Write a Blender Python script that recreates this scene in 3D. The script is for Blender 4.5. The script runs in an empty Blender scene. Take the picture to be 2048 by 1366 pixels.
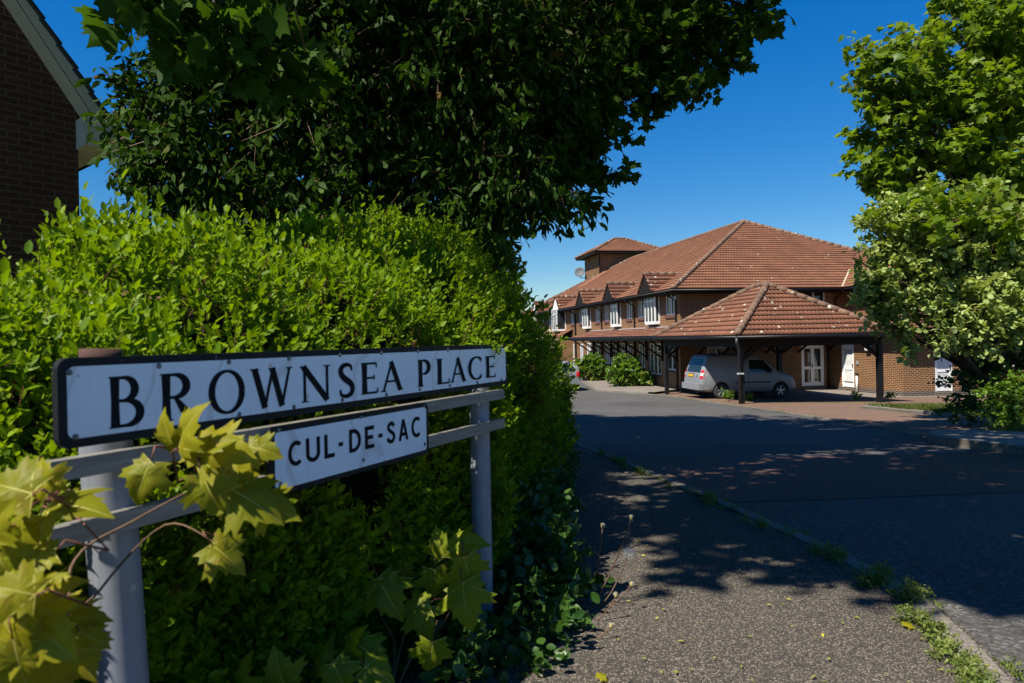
import bpy, bmesh, math, random
import numpy as np
from mathutils import Vector, Matrix, geometry
R = math.radians
rng = np.random.default_rng(7)
random.seed(7)
SC = bpy.context.scene
COL = SC.collection

# ------------------------------------------------------------------ camera, sky, sun, exposure
EYE = 1.2
ROLL, PITCH, FPX = 0.019, 0.003, 1365.0
F = Vector((0, math.cos(PITCH), -math.sin(PITCH)))
U0 = Vector((0, math.sin(PITCH), math.cos(PITCH)))
R0 = Vector((1, 0, 0))
RT = R0 * math.cos(ROLL) - U0 * math.sin(ROLL)
UP = R0 * math.sin(ROLL) + U0 * math.cos(ROLL)
cd = bpy.data.cameras.new('camera')
cam = bpy.data.objects.new('camera', cd)
COL.objects.link(cam)
cd.sensor_width = 36.0
cd.lens = 36.0 * FPX / 2048
cd.clip_start, cd.clip_end = 0.05, 2000
m = Matrix((( RT.x, UP.x, -F.x, 0), (RT.y, UP.y, -F.y, 0), (RT.z, UP.z, -F.z, EYE), (0, 0, 0, 1)))
cam.matrix_world = m
cd.dof.use_dof = True
cd.dof.focus_distance = 9.0
cd.dof.aperture_fstop = 5.6
SC.camera = cam

SUN_AZ = Vector((-0.73, -0.68, 0)).normalized()
SUN_EL = R(55)
SUN = Vector((SUN_AZ.x * math.cos(SUN_EL), SUN_AZ.y * math.cos(SUN_EL), math.sin(SUN_EL)))
W = bpy.data.worlds.new('World'); SC.world = W; W.use_nodes = True
wn = W.node_tree; wn.nodes.clear()
sky = wn.nodes.new('ShaderNodeTexSky'); sky.sky_type = 'NISHITA'; sky.sun_disc = False
sky.sun_elevation = SUN_EL
sky.sun_rotation = math.atan2(SUN.x, SUN.y)
sky.altitude = 800; sky.air_density = 1.0; sky.dust_density = 0.1; sky.ozone_density = 1.0
hs = wn.nodes.new('ShaderNodeHueSaturation'); hs.inputs['Saturation'].default_value = 1.4
bg = wn.nodes.new('ShaderNodeBackground'); bg.inputs['Strength'].default_value = 0.06
wo = wn.nodes.new('ShaderNodeOutputWorld')
tint = wn.nodes.new('ShaderNodeMix'); tint.data_type = 'RGBA'; tint.blend_type = 'MULTIPLY'; tint.inputs['Factor'].default_value = 1.0
tcs = wn.nodes.new('ShaderNodeTexCoord'); sxyz = wn.nodes.new('ShaderNodeSeparateXYZ'); hz_ = wn.nodes.new('ShaderNodeValToRGB')
wn.links.new(tcs.outputs['Generated'], sxyz.inputs[0]); wn.links.new(sxyz.outputs['Z'], hz_.inputs[0])
hz_.color_ramp.elements[0].position = 0.03; hz_.color_ramp.elements[0].color = (0.82, 0.86, 0.92, 1)
hz_.color_ramp.elements[1].position = 0.46; hz_.color_ramp.elements[1].color = (0.07, 1.02, 1.42, 1)
e0 = hz_.color_ramp.elements.new(0.0); e0.color = (0.55, 0.66, 1.0, 1)
wn.links.new(hz_.outputs[0], tint.inputs[7])
wn.links.new(sky.outputs[0], hs.inputs['Color']); wn.links.new(hs.outputs[0], tint.inputs[6]); wn.links.new(tint.outputs[2], bg.inputs['Color'])
wn.links.new(bg.outputs[0], wo.inputs[0])
sl = bpy.data.lights.new('sun', 'SUN'); sl.energy = 5.0; sl.angle = R(0.53); sl.color = (1, 0.93, 0.82)
so = bpy.data.objects.new('sun', sl); COL.objects.link(so)
so.rotation_euler = SUN.to_track_quat('Z', 'Y').to_euler(); so.location = (0, 0, 30)
vs = SC.view_settings
vs.view_transform = 'Standard'; vs.look = 'None'; vs.exposure = 0.9; vs.gamma = 1.0
SC.cycles.max_bounces = 6; SC.cycles.diffuse_bounces = 3; SC.cycles.glossy_bounces = 3
SC.cycles.transmission_bounces = 4; SC.cycles.transparent_max_bounces = 4
SC.cycles.use_denoising = True

# ------------------------------------------------------------------ ray helpers (picture position + distance -> place)
def ray(px, py):
    return F + RT * ((px - 1024) / FPX) + UP * ((683 - py) / FPX)
def P(px, py, Y):
    d = ray(px, py)
    return Vector((0, 0, EYE)) + d * (Y / d.y)
def gz(x, y):
    lin = -(1.04 + 0.06 * np.asarray(y, float)); fl = -2.65; k = 0.15
    a = (lin - fl) / k
    return EYE + fl + k * np.logaddexp(0, a) - 0.022 * np.logaddexp(0, np.asarray(x, float) - 8.0) * np.clip((np.asarray(y, float) - 8) / 10, 0, 1) * np.clip((40 - np.asarray(x, float)) / 20, 0, 1)
def G(px, py, up=0.0):
    d = ray(px, py); lo, hi = 0.3, 400.0
    for _ in range(50):
        mid = (lo + hi) / 2
        p = Vector((0, 0, EYE)) + d * (mid / d.y)
        if p.z > gz(p.x, p.y) + up: lo = mid
        else: hi = mid
    return p

# ------------------------------------------------------------------ object helpers
def mesh_np(name, V, faces_list, mat, parent=None, smooth=False, uv=None):
    """faces_list: list of int arrays (n,k)"""
    me = bpy.data.meshes.new(name)
    V = np.ascontiguousarray(V, dtype=np.float32)
    me.vertices.add(len(V)); me.vertices.foreach_set('co', V.ravel())
    loops = np.concatenate([f.ravel() for f in faces_list]).astype(np.int32)
    tot = np.concatenate([np.full(len(f), f.shape[1], np.int32) for f in faces_list])
    st = np.concatenate([[0], np.cumsum(tot)[:-1]]).astype(np.int32)
    me.loops.add(len(loops)); me.loops.foreach_set('vertex_index', loops)
    me.polygons.add(len(tot)); me.polygons.foreach_set('loop_start', st); me.polygons.foreach_set('loop_total', tot)
    if smooth: me.polygons.foreach_set('use_smooth', np.ones(len(tot), bool))
    me.update(calc_edges=True)
    if mat: me.materials.append(mat)
    o = bpy.data.objects.new(name, me); COL.objects.link(o)
    if parent: o.parent = parent
    return o
class MB:
    def __init__(s): s.v = []; s.f = []; s.uv = []
    def face(s, pts, uvs=None):
        i = len(s.v); s.v += [tuple(p) for p in pts]; s.f.append(tuple(range(i, i + len(pts))))
        s.uv.append(uvs)
    def box(s, a, b, skip=''):
        x0, y0, z0 = a; x1, y1, z1 = b
        fs = {'-z': [(x0,y1,z0),(x1,y1,z0),(x1,y0,z0),(x0,y0,z0)], '+z': [(x0,y0,z1),(x1,y0,z1),(x1,y1,z1),(x0,y1,z1)],
              '-y': [(x0,y0,z0),(x1,y0,z0),(x1,y0,z1),(x0,y0,z1)], '+y': [(x1,y1,z0),(x0,y1,z0),(x0,y1,z1),(x1,y1,z1)],
              '-x': [(x0,y1,z0),(x0,y0,z0),(x0,y0,z1),(x0,y1,z1)], '+x': [(x1,y0,z0),(x1,y1,z0),(x1,y1,z1),(x1,y0,z1)]}
        for k, q in fs.items():
            if k in skip: continue
            ax = k[1]
            if ax == 'x': uv = [(p[1], p[2]) for p in q]
            elif ax == 'y': uv = [(p[0], p[2]) for p in q]
            else: uv = [(p[0], p[1]) for p in q]
            s.face(q, uv)
    def obox(s, o, ax, ay, az):
        """oriented box: corner o, edge vectors"""
        o, ax, ay, az = map(Vector, (o, ax, ay, az))
        c = [o, o+ax, o+ax+ay, o+ay, o+az, o+ax+az, o+ax+ay+az, o+ay+az]
        for q in ((3,2,1,0),(4,5,6,7),(0,1,5,4),(2,3,7,6),(3,0,4,7),(1,2,6,5)):
            pts = [c[i] for i in q]
            e = (pts[1]-pts[0]).length; h = (pts[3]-pts[0]).length
            s.face(pts, [(0,0),(e,0),(e,h),(0,h)])
    def bar(s, p, q, w, h=None, up=(0,0,1)):
        p, q = Vector(p), Vector(q); h = h or w
        d = (q - p); L = d.length; d.normalize()
        a = d.cross(Vector(up))
        if a.length < 1e-4: a = d.cross(Vector((1,0,0)))
        a.normalize(); b = a.cross(d).normalized()
        s.obox(p - a*w/2 - b*h/2, a*w, d*L, b*h)
    def tube(s, pts, rad, n=8, cap=True):
        pts = [Vector(p) for p in pts]; rings = []
        rad = rad if hasattr(rad, '__len__') else [rad]*len(pts)
        ref = None
        for i, p in enumerate(pts):
            t = (pts[min(i+1, len(pts)-1)] - pts[max(i-1, 0)]).normalized()
            if ref is None:
                ref = t.cross(Vector((0.3, 0.2, 1)));
                if ref.length < 1e-3: ref = t.cross(Vector((1, 0, 0)))
                ref.normalize()
            a = (ref - t * ref.dot(t)).normalized(); b = t.cross(a); ref = a
            base = len(s.v)
            for k in range(n):
                an = 2*math.pi*k/n
                s.v.append(tuple(p + (a*math.cos(an) + b*math.sin(an))*rad[i]))
            rings.append(base)
        for i in range(len(rings)-1):
            for k in range(n):
                k2 = (k+1) % n
                s.f.append((rings[i]+k, rings[i]+k2, rings[i+1]+k2, rings[i+1]+k)); s.uv.append(None)
        if cap:
            s.f.append(tuple(rings[0]+k for k in reversed(range(n)))); s.uv.append(None)
            s.f.append(tuple(rings[-1]+k for k in range(n))); s.uv.append(None)
    def lathe(s, prof, c=(0,0,0), axis='z', n=20):
        base = len(s.v)
        for r, h in prof:
            for k in range(n):
                a = 2*math.pi*k/n
                q = (r*math.cos(a), r*math.sin(a), h)
                if axis == 'y': q = (q[0], h, q[1])
                if axis == 'x': q = (h, q[0], q[1])
                s.v.append((c[0]+q[0], c[1]+q[1], c[2]+q[2]))
        for i in range(len(prof)-1):
            for k in range(n):
                k2 = (k+1) % n
                f = (base+i*n+k, base+i*n+k2, base+(i+1)*n+k2, base+(i+1)*n+k)
                s.f.append(f if axis != 'y' else f[::-1]); s.uv.append(None)
    def build(s, name, mat, parent=None, smooth=False, bevel=0, rel=False):
        me = bpy.data.meshes.new(name)
        v = s.v
        if rel and parent is not None:
            t = parent.location; v = [(p[0]-t.x, p[1]-t.y, p[2]-t.z) for p in v]
        me.from_pydata(v, [], s.f); me.update()
        if any(u is not None for u in s.uv):
            ul = me.uv_layers.new(name='UVMap'); k = 0
            for p, u in zip(me.polygons, s.uv):
                for j, li in enumerate(p.loop_indices):
                    if u is not None: ul.data[li].uv = u[j]
        if mat: me.materials.append(mat)
        if smooth:
            for p in me.polygons: p.use_smooth = True
        o = bpy.data.objects.new(name, me); COL.objects.link(o)
        if parent: o.parent = parent
        if bevel:
            md = o.modifiers.new('bevel', 'BEVEL'); md.width = bevel; md.segments = 2; md.limit_method = 'ANGLE'
        return o
def tag(o, label=None, cat=None, group=None, kind=None):
    if label: o['label'] = label
    if cat: o['category'] = cat
    if group: o['group'] = group
    if kind: o['kind'] = kind
    return o
def thing(name, label, cat, loc=(0,0,0), rotz=0, group=None):
    o = bpy.data.objects.new(name, None); COL.objects.link(o)
    o.location = loc; o.rotation_euler = (0, 0, rotz); o.empty_display_size = 0.2
    return tag(o, label, cat, group)

# ------------------------------------------------------------------ materials
MATS = {}
class NT:
    def __init__(s, name):
        s.m = bpy.data.materials.new(name); s.m.use_nodes = True; s.t = s.m.node_tree
        s.b = s.t.nodes['Principled BSDF']; s.out = s.t.nodes['Material Output']; MATS[name] = s.m
    def n(s, typ, **kw):
        nd = s.t.nodes.new(typ)
        for k, v in kw.items():
            if k.startswith('i_'): nd.inputs[k[2:].replace('_', ' ')].default_value = v
            else: setattr(nd, k, v)
        return nd
    def l(s, a, b): s.t.links.new(a, b)
    def coords(s, kind='Object'):
        return s.n('ShaderNodeTexCoord').outputs[kind]
    def noise(s, scale, detail=4, rough=0.55, co=None):
        nd = s.n('ShaderNodeTexNoise', i_Scale=scale, i_Detail=detail, i_Roughness=rough)
        if co: s.l(co, nd.inputs['Vector'])
        return nd.outputs['Fac']
    def ramp(s, fac, stops):
        r = s.n('ShaderNodeValToRGB'); e = r.color_ramp.elements
        while len(e) < len(stops): e.new(0.5)
        for el, (p, c) in zip(e, stops):
            el.position = p; el.color = (c, c, c, 1) if not hasattr(c, '__len__') else (*c, 1)
        s.l(fac, r.inputs['Fac']); return r.outputs['Color']
    def mix(s, fac, a, b, mode='MIX'):
        nd = s.n('ShaderNodeMix', data_type='RGBA', blend_type=mode)
        for sock, v in ((nd.inputs['Factor'], fac), (nd.inputs[6], a), (nd.inputs[7], b)):
            if isinstance(v, (int, float)): sock.default_value = v
            elif isinstance(v, tuple): sock.default_value = (*v, 1)
            else: s.l(v, sock)
        return nd.outputs[2]
    def bump(s, h, strength=0.4, dist=0.01):
        nd = s.n('ShaderNodeBump', i_Strength=strength, i_Distance=dist)
        s.l(h, nd.inputs['Height']); s.l(nd.outputs['Normal'], s.b.inputs['Normal'])
    def col(s, c):
        if isinstance(c, tuple): s.b.inputs['Base Color'].default_value = (*c, 1)
        else: s.l(c, s.b.inputs['Base Color'])
    def set(s, rough=0.6, metal=0, spec=None):
        s.b.inputs['Roughness'].default_value = rough; s.b.inputs['Metallic'].default_value = metal
        if spec is not None: s.b.inputs['Specular IOR Level'].default_value = spec
        return s.m
def mat_plain(name, c, rough=0.5, metal=0, var=0.15, scale=6, spec=None, bump=0):
    t = NT(name); co = t.coords()
    f = t.noise(scale, 5, 0.6, co)
    t.col(t.mix(t.ramp(f, [(0.3, 0.0), (0.7, 1.0)]), tuple(x*(1-var) for x in c), tuple(min(1, x*(1+var)) for x in c)))
    if bump: t.bump(t.noise(scale*8, 4, 0.6, co), bump, 0.004)
    return t.set(rough, metal, spec)
def mat_brick(name, c1, c2, mort, bw=0.225, rh=0.075, ms=0.010, dirt=0.35):
    t = NT(name); uv = t.coords('UV')
    br = t.n('ShaderNodeTexBrick', i_Scale=1.0)
    for k, v in (('Brick Width', bw), ('Row Height', rh), ('Mortar Size', ms), ('Mortar Smooth', 0.2), ('Bias', 0.1)): br.inputs[k].default_value = v
    br.inputs['Color1'].default_value = (*c1, 1); br.inputs['Color2'].default_value = (*c2, 1); br.inputs['Mortar'].default_value = (*mort, 1)
    t.l(uv, br.inputs['Vector'])
    n1 = t.noise(0.7, 4, 0.6, uv); n2 = t.noise(30, 3, 0.7, uv)
    c = t.mix(t.ramp(n1, [(0.35, 0.0), (0.7, dirt)]), br.outputs['Color'], tuple(x*0.55 for x in c2))
    c = t.mix(0.5, c, t.ramp(n2, [(0.2, 0.35), (0.8, 0.75)]), 'OVERLAY')
    t.col(c)
    inv = t.n('ShaderNodeMath', operation='SUBTRACT'); inv.inputs[0].default_value = 1; t.l(br.outputs['Fac'], inv.inputs[1])
    t.bump(inv.outputs[0], 0.6, 0.008)
    return t.set(0.85, 0, 0.25)
def mat_tile(name, c1, c2, lichen=0.5, moss=0.3):
    t = NT(name); co = t.coords(); g = t.n('ShaderNodeNewGeometry')
    vor = t.n('ShaderNodeTexVoronoi', i_Scale=3.2); t.l(co, vor.inputs['Vector'])
    c = t.mix(vor.outputs['Color'], c1, c2)
    c = t.mix(t.ramp(t.noise(0.8, 5, 0.65, co), [(0.35, 0.0), (0.75, 0.8)]), c, tuple(x*0.62 for x in c2))
    c = t.mix(t.ramp(t.noise(26, 3, 0.6, co), [(0.45, 0.0), (0.75, 0.5)]), c, (0.09, 0.055, 0.04))
    v2 = t.n('ShaderNodeTexVoronoi', i_Scale=2.6); t.l(co, v2.inputs['Vector'])
    sp = t.ramp(v2.outputs['Distance'], [(0.13, 1.0), (0.19, 0.0)])
    gate = t.ramp(t.noise(1.9, 3, 0.6, co), [(0.62 - 0.22*lichen, 0.0), (0.68 - 0.2*lichen, 1.0)])
    c = t.mix(t.mix(1.0, sp, gate, 'MULTIPLY'), c, (0.5, 0.46, 0.38))
    t.col(c); t.bump(t.noise(40, 4, 0.6, co), 0.3, 0.01)
    return t.set(0.85, 0, 0.25)
def mat_leaf(name, c1, c2, trans=0.35, rough=0.42, old=None, spec=0.4, oldp=0.97, blotch=0):
    t = NT(name); g = t.n('ShaderNodeNewGeometry'); rnd = g.outputs['Random Per Island']
    c = t.mix(rnd, c1, c2)
    if old: c = t.mix(t.ramp(rnd, [(oldp, 0.0), (oldp+0.005, 1.0)]), c, old)
    pat = t.noise(2.2, 3, 0.6, t.coords())
    c = t.mix(t.ramp(pat, [(0.35, 0.0), (0.65, 0.45)]), c, tuple(x*0.72 for x in c1))
    if blotch: c = t.mix(t.ramp(t.noise(45, 4, 0.65, t.coords()), [(0.5, 0.0), (0.72, blotch)]), c, (0.2, 0.12, 0.015))
    t.col(c); t.set(rough, 0, spec)
    tr = t.n('ShaderNodeBsdfTranslucent')
    tc = t.mix(0.55, c, (min(1, c2[0]*1.9), min(1, c2[1]*2.0), c2[2]*0.5))
    t.l(tc, tr.inputs['Color'])
    mx = t.n('ShaderNodeMixShader'); mx.inputs[0].default_value = trans
    t.l(t.b.outputs[0], mx.inputs[1]); t.l(tr.outputs[0], mx.inputs[2]); t.l(mx.outputs[0], t.out.inputs['Surface'])
    return t.m
def mat_ground(name, c1, c2, speck, speck_scale, speck_amt, rough=0.9, stain=0.5, bump=0.5, big=0.5, speck2=(0.02,0.02,0.02), crack=0.0):
    t = NT(name); co = t.coords()
    c = t.mix(t.ramp(t.noise(big, 6, 0.62, co), [(0.32, 0.0), (0.68, 1.0)]), c1, c2)
    s1 = t.n('ShaderNodeTexVoronoi', i_Scale=speck_scale); t.l(co, s1.inputs['Vector'])
    sep = t.n('ShaderNodeSeparateColor'); t.l(s1.outputs['Color'], sep.inputs[0])
    c = t.mix(t.ramp(sep.outputs[0], [(0.70, 0.0), (0.82, speck_amt)]), c, speck)
    c = t.mix(t.ramp(sep.outputs[1], [(0.6, 0.0), (0.8, speck_amt)]), c, speck2)
    c = t.mix(t.ramp(t.noise(1.7, 5, 0.7, co), [(0.55, 0.0), (0.8, stain)]), c, tuple(x*0.5 for x in c1))
    if crack:
        ds = t.n('ShaderNodeTexNoise', i_Scale=2.5, i_Detail=6.0); t.l(co, ds.inputs['Vector'])
        wv = t.mix(0.3, co, ds.outputs['Color'], 'ADD')
        vc = t.n('ShaderNodeTexVoronoi', feature='DISTANCE_TO_EDGE', i_Scale=0.42); t.l(wv, vc.inputs['Vector'])
        ck = t.mix(1.0, t.ramp(vc.outputs['Distance'], [(0.0, 1.0), (0.007, 0.0)]), t.ramp(t.noise(0.5, 3, 0.6, co), [(0.45, 0.0), (0.6, crack)]), 'MULTIPLY')
        c = t.mix(ck, c, (0.012, 0.011, 0.01))
        v3 = t.n('ShaderNodeTexVoronoi', i_Scale=0.33); t.l(co, v3.inputs['Vector'])
        sc_ = t.n('ShaderNodeSeparateColor'); t.l(v3.outputs['Color'], sc_.inputs[0])
        c = t.mix(t.ramp(sc_.outputs[0], [(0.55, 0.0), (0.57, 0.28)]), c, tuple(x*0.55 for x in c1))
    t.col(c); t.bump(s1.outputs['Distance'], bump, 0.006)
    return t.set(rough, 0, 0.25)
def mat_pavers(name, c1, c2, mort, rot=0.78):
    t = NT(name); co = t.coords()
    mp = t.n('ShaderNodeMapping'); mp.inputs['Rotation'].default_value = (0, 0, rot); t.l(co, mp.inputs['Vector'])
    br = t.n('ShaderNodeTexBrick', i_Scale=1.0)
    for k, v in (('Brick Width', 0.2), ('Row Height', 0.1), ('Mortar Size', 0.006), ('Mortar Smooth', 0.1)): br.inputs[k].default_value = v
    br.inputs['Color1'].default_value = (*c1, 1); br.inputs['Color2'].default_value = (*c2, 1); br.inputs['Mortar'].default_value = (*mort, 1)
    t.l(mp.outputs[0], br.inputs['Vector'])
    c = t.mix(t.ramp(t.noise(0.6, 5, 0.65, co), [(0.4, 0.0), (0.7, 0.55)]), br.outputs['Color'], tuple(x*0.6 for x in c1))
    c = t.mix(t.ramp(t.noise(1.3, 6, 0.7, co), [(0.56, 0.0), (0.7, 0.5)]), c, (0.13, 0.10, 0.04))
    c = t.mix(0.35, c, t.ramp(t.noise(60, 3, 0.7, co), [(0.2, 0.3), (0.8, 0.75)]), 'OVERLAY')
    t.col(c)
    inv = t.n('ShaderNodeMath', operation='SUBTRACT'); inv.inputs[0].default_value = 1; t.l(br.outputs['Fac'], inv.inputs[1])
    t.bump(inv.outputs[0], 0.5, 0.006)
    return t.set(0.85, 0, 0.25)
M_BRICK = mat_brick('brick_brown', (0.125, 0.046, 0.018), (0.075, 0.028, 0.013), (0.40, 0.255, 0.13), 0.235, 0.08, 0.014)
M_BRICKD = mat_brick('brick_dark_red', (0.10, 0.042, 0.02), (0.065, 0.028, 0.015), (0.13, 0.09, 0.055), 0.225, 0.075, 0.009)
M_BRICKB = mat_brick('brick_plinth', (0.05, 0.045, 0.05), (0.035, 0.03, 0.035), (0.3, 0.24, 0.17), 0.235, 0.086, 0.012)
M_TILE = mat_tile('clay_tile', (0.275, 0.118, 0.063), (0.195, 0.085, 0.049), 0.2)
M_TILEL = mat_tile('lichen_tile', (0.225, 0.094, 0.052), (0.155, 0.066, 0.039), 0.8)
M_RIDGE = mat_tile('ridge_tile', (0.26, 0.15, 0.09), (0.13, 0.085, 0.06), 0.6)
M_SLATE = mat_plain('dark_slate', (0.035, 0.04, 0.045), 0.7)
M_UPVC = mat_plain('white_upvc', (0.78, 0.78, 0.77), 0.35, 0, 0.04, 3)
M_BLACK = mat_plain('black_paint', (0.009, 0.009, 0.01), 0.45, spec=0.3)
M_TIMBER = mat_plain('dark_timber', (0.013, 0.010, 0.008), 0.7, spec=0.2)
M_LEAD = mat_plain('lead_flashing', (0.42, 0.43, 0.45), 0.5)
M_STONE = mat_plain('stone_coping', (0.36, 0.29, 0.19), 0.85, 0, 0.3, 5, bump=0.3)
M_CREAM = mat_plain('cream_board', (0.62, 0.56, 0.43), 0.5, 0, 0.06)
M_GLASS = mat_plain('window_glass', (0.02, 0.025, 0.028), 0.04, 0, 0.3, 1.5, spec=0.8)
M_LIGHTBOX = mat_plain('lamp_glass', (0.65, 0.64, 0.6), 0.3)
M_GREY = mat_plain('grey_paint', (0.24, 0.26, 0.28), 0.5, 0, 0.2, 4)
M_DPIPE = mat_plain('slate_grey_pipe', (0.06, 0.065, 0.07), 0.45)
M_DISH = mat_plain('dish_grey', (0.06, 0.07, 0.075), 0.6)

# louvre pattern for the slatted white doors is modelled
M_ROAD = mat_ground('asphalt', (0.058, 0.055, 0.05), (0.085, 0.081, 0.074), (0.2, 0.19, 0.18), 70, 0.5, stain=0.4, crack=0.9)
M_PATH = mat_ground('footpath_tarmac', (0.048, 0.043, 0.035), (0.072, 0.064, 0.052), (0.30, 0.255, 0.195), 210, 0.85, crack=0.7, stain=0.55, bump=0.8, speck2=(0.035, 0.03, 0.025))
M_PATH2 = mat_ground('grey_footway', (0.17, 0.145, 0.12), (0.22, 0.185, 0.15), (0.3, 0.28, 0.25), 50, 0.4, stain=0.3)
M_SOIL = mat_ground('soil', (0.05, 0.037, 0.022), (0.08, 0.06, 0.035), (0.2, 0.15, 0.1), 40, 0.4)
M_FIELD = mat_ground('rough_grass_ground', (0.045, 0.06, 0.018), (0.075, 0.085, 0.028), (0.12, 0.11, 0.05), 30, 0.4)
M_KERB = mat_ground('kerb_concrete', (0.14, 0.125, 0.10), (0.19, 0.17, 0.135), (0.35, 0.32, 0.28), 90, 0.4, stain=0.6)
M_PAVE = mat_pavers('red_pavers', (0.185, 0.112, 0.078), (0.14, 0.086, 0.062), (0.10, 0.08, 0.05), 0.78)
M_PAVED = mat_pavers('strip_pavers', (0.125, 0.068, 0.05), (0.095, 0.055, 0.042), (0.035, 0.03, 0.025), 0.55)
M_BARK = mat_plain('bark', (0.09, 0.07, 0.05), 0.9, 0, 0.4, 12, bump=0.6)
M_TWIG = mat_plain('twig', (0.11, 0.06, 0.03), 0.8, 0, 0.3, 12)
M_HTWIG = mat_plain('hedge_twig', (0.15, 0.06, 0.03), 0.8)
M_RED_STEM = mat_plain('red_stem', (0.13, 0.045, 0.022), 0.6)
M_HEDGE = mat_leaf('hedge_leaf', (0.078, 0.16, 0.003), (0.215, 0.305, 0.006), 0.35, 0.5, spec=0.15)
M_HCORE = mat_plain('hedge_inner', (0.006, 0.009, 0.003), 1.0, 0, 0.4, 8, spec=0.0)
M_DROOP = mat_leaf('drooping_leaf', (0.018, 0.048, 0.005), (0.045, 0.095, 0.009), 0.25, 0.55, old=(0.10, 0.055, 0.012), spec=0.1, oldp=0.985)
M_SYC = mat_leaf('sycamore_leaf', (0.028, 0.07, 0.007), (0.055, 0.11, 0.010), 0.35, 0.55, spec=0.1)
M_MAPLE = mat_leaf('maple_leaf', (0.072, 0.14, 0.008), (0.18, 0.245, 0.014), 0.42, 0.45, spec=0.25)
M_PALE = mat_leaf('pale_leaf', (0.21, 0.28, 0.07), (0.37, 0.43, 0.15), 0.3, 0.5, spec=0.25)
M_BUSH = mat_leaf('bush_leaf', (0.075, 0.16, 0.016), (0.14, 0.23, 0.018), 0.3, 0.4, old=(0.4, 0.3, 0.02))
M_IVY = mat_leaf('ivy_leaf', (0.03, 0.08, 0.012), (0.06, 0.13, 0.02), 0.3, 0.4)
M_GRASS = mat_leaf('grass_blade', (0.09, 0.15, 0.02), (0.2, 0.22, 0.05), 0.3, 0.5)
M_FALLEN = mat_leaf('fallen_leaf', (0.2, 0.27, 0.02), (0.4, 0.33, 0.04), 0.2, 0.5)
M_YLEAF = mat_leaf('yellow_maple_leaf', (0.19, 0.205, 0.008), (0.37, 0.325, 0.012), 0.42, 0.5, old=(0.32, 0.19, 0.025), oldp=0.86, spec=0.2, blotch=0.75)
M_GLEAF = mat_leaf('green_maple_leaf', (0.16, 0.21, 0.010), (0.25, 0.29, 0.014), 0.45, 0.5, spec=0.2)

# ------------------------------------------------------------------ leaves
def norm(a): return a / np.maximum(np.linalg.norm(a, axis=1, keepdims=True), 1e-9)
T_OVAL = (np.array([(0,0,0),(.24,.28,.05),(.22,.68,.03),(0,1,-.06),(-.22,.68,.03),(-.24,.28,.05)]), [np.array([[0,1,2,3],[0,3,4,5]])])
T_LONG = (np.array([(0,0,0),(.17,.25,.05),(.19,.58,.03),(0,1,-.18),(-.19,.58,.03),(-.17,.25,.05),(0,.4,-.01)]), [np.array([[0,1,2,6],[6,2,3,4],[0,6,4,5]])])
_mo = [(0,0),(.16,.03),(.42,-.02),(.30,.17),(.60,.40),(.40,.45),(.42,.62),(.22,.60),(.10,.78),(0,1.0)]
_ml = _mo + [(-x, y) for x, y in reversed(_mo[1:-1])]
T_MAPLE = (np.array([(x, y, -.25*x*x - .12*(y-.3)**2) for x, y in _ml] + [(0, .36, .05)]),
           [np.array([[18, i, (i+1) % 18] for i in range(18)])])
T_ROUND = (np.array([(0,0,0),(.28,.2,.05),(.38,.5,.04),(.2,.88,0),(0,1,-.05),(-.2,.88,0),(-.38,.5,.04),(-.28,.2,.05)]), [np.array([[0,1,2,3,4],[0,4,5,6,7]])] )
T_BLADE = (np.array([(-.03,0,0),(.03,0,0),(.02,.6,.08),(0,1,.25),(-.02,.6,.08)]), [np.array([[0,1,2,3,4]])])
def leaf_mesh(name, C, D, N, L, templ, mat, parent, smooth=False, rel=True):
    T, FS = templ
    D = norm(D); S = norm(np.cross(D, N)); N2 = np.cross(S, D)
    V = C[:, None, :] + L[:, None, None] * (T[None, :, 0, None]*S[:, None, :] + T[None, :, 1, None]*D[:, None, :] + T[None, :, 2, None]*N2[:, None, :])
    if rel and parent is not None: V = V - np.array(parent.location)
    n, k = len(C), len(T)
    off = (np.arange(n)*k)[:, None, None]
    fl = [(f[None] + off).reshape(-1, f.shape[1]) for f in FS]
    return mesh_np(name, V.reshape(-1, 3), fl, mat, parent, smooth)
def rand_dir(n):
    return norm(rng.normal(size=(n, 3)))
def blob_points(blobs, n, shell=0.55):
    B = np.array([(b[0], b[1], b[2], b[3]) for b in blobs], float)
    w = B[:, 3]**2.3; w /= w.sum()
    idx = rng.choice(len(B), n, p=w)
    d = rand_dir(n); r = (shell + (1-shell)*rng.random(n)) ** 1.0
    inner = rng.random(n) < 0.25; r = np.where(inner, rng.random(n)**0.5*0.8, r)
    r = r * (0.9 + 0.2*np.sin(d[:, 0]*5 + idx)*np.sin(d[:, 2]*6 + idx*2.1))
    return B[idx, :3] + d*(r*B[idx, 3])[:, None], d, idx
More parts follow.
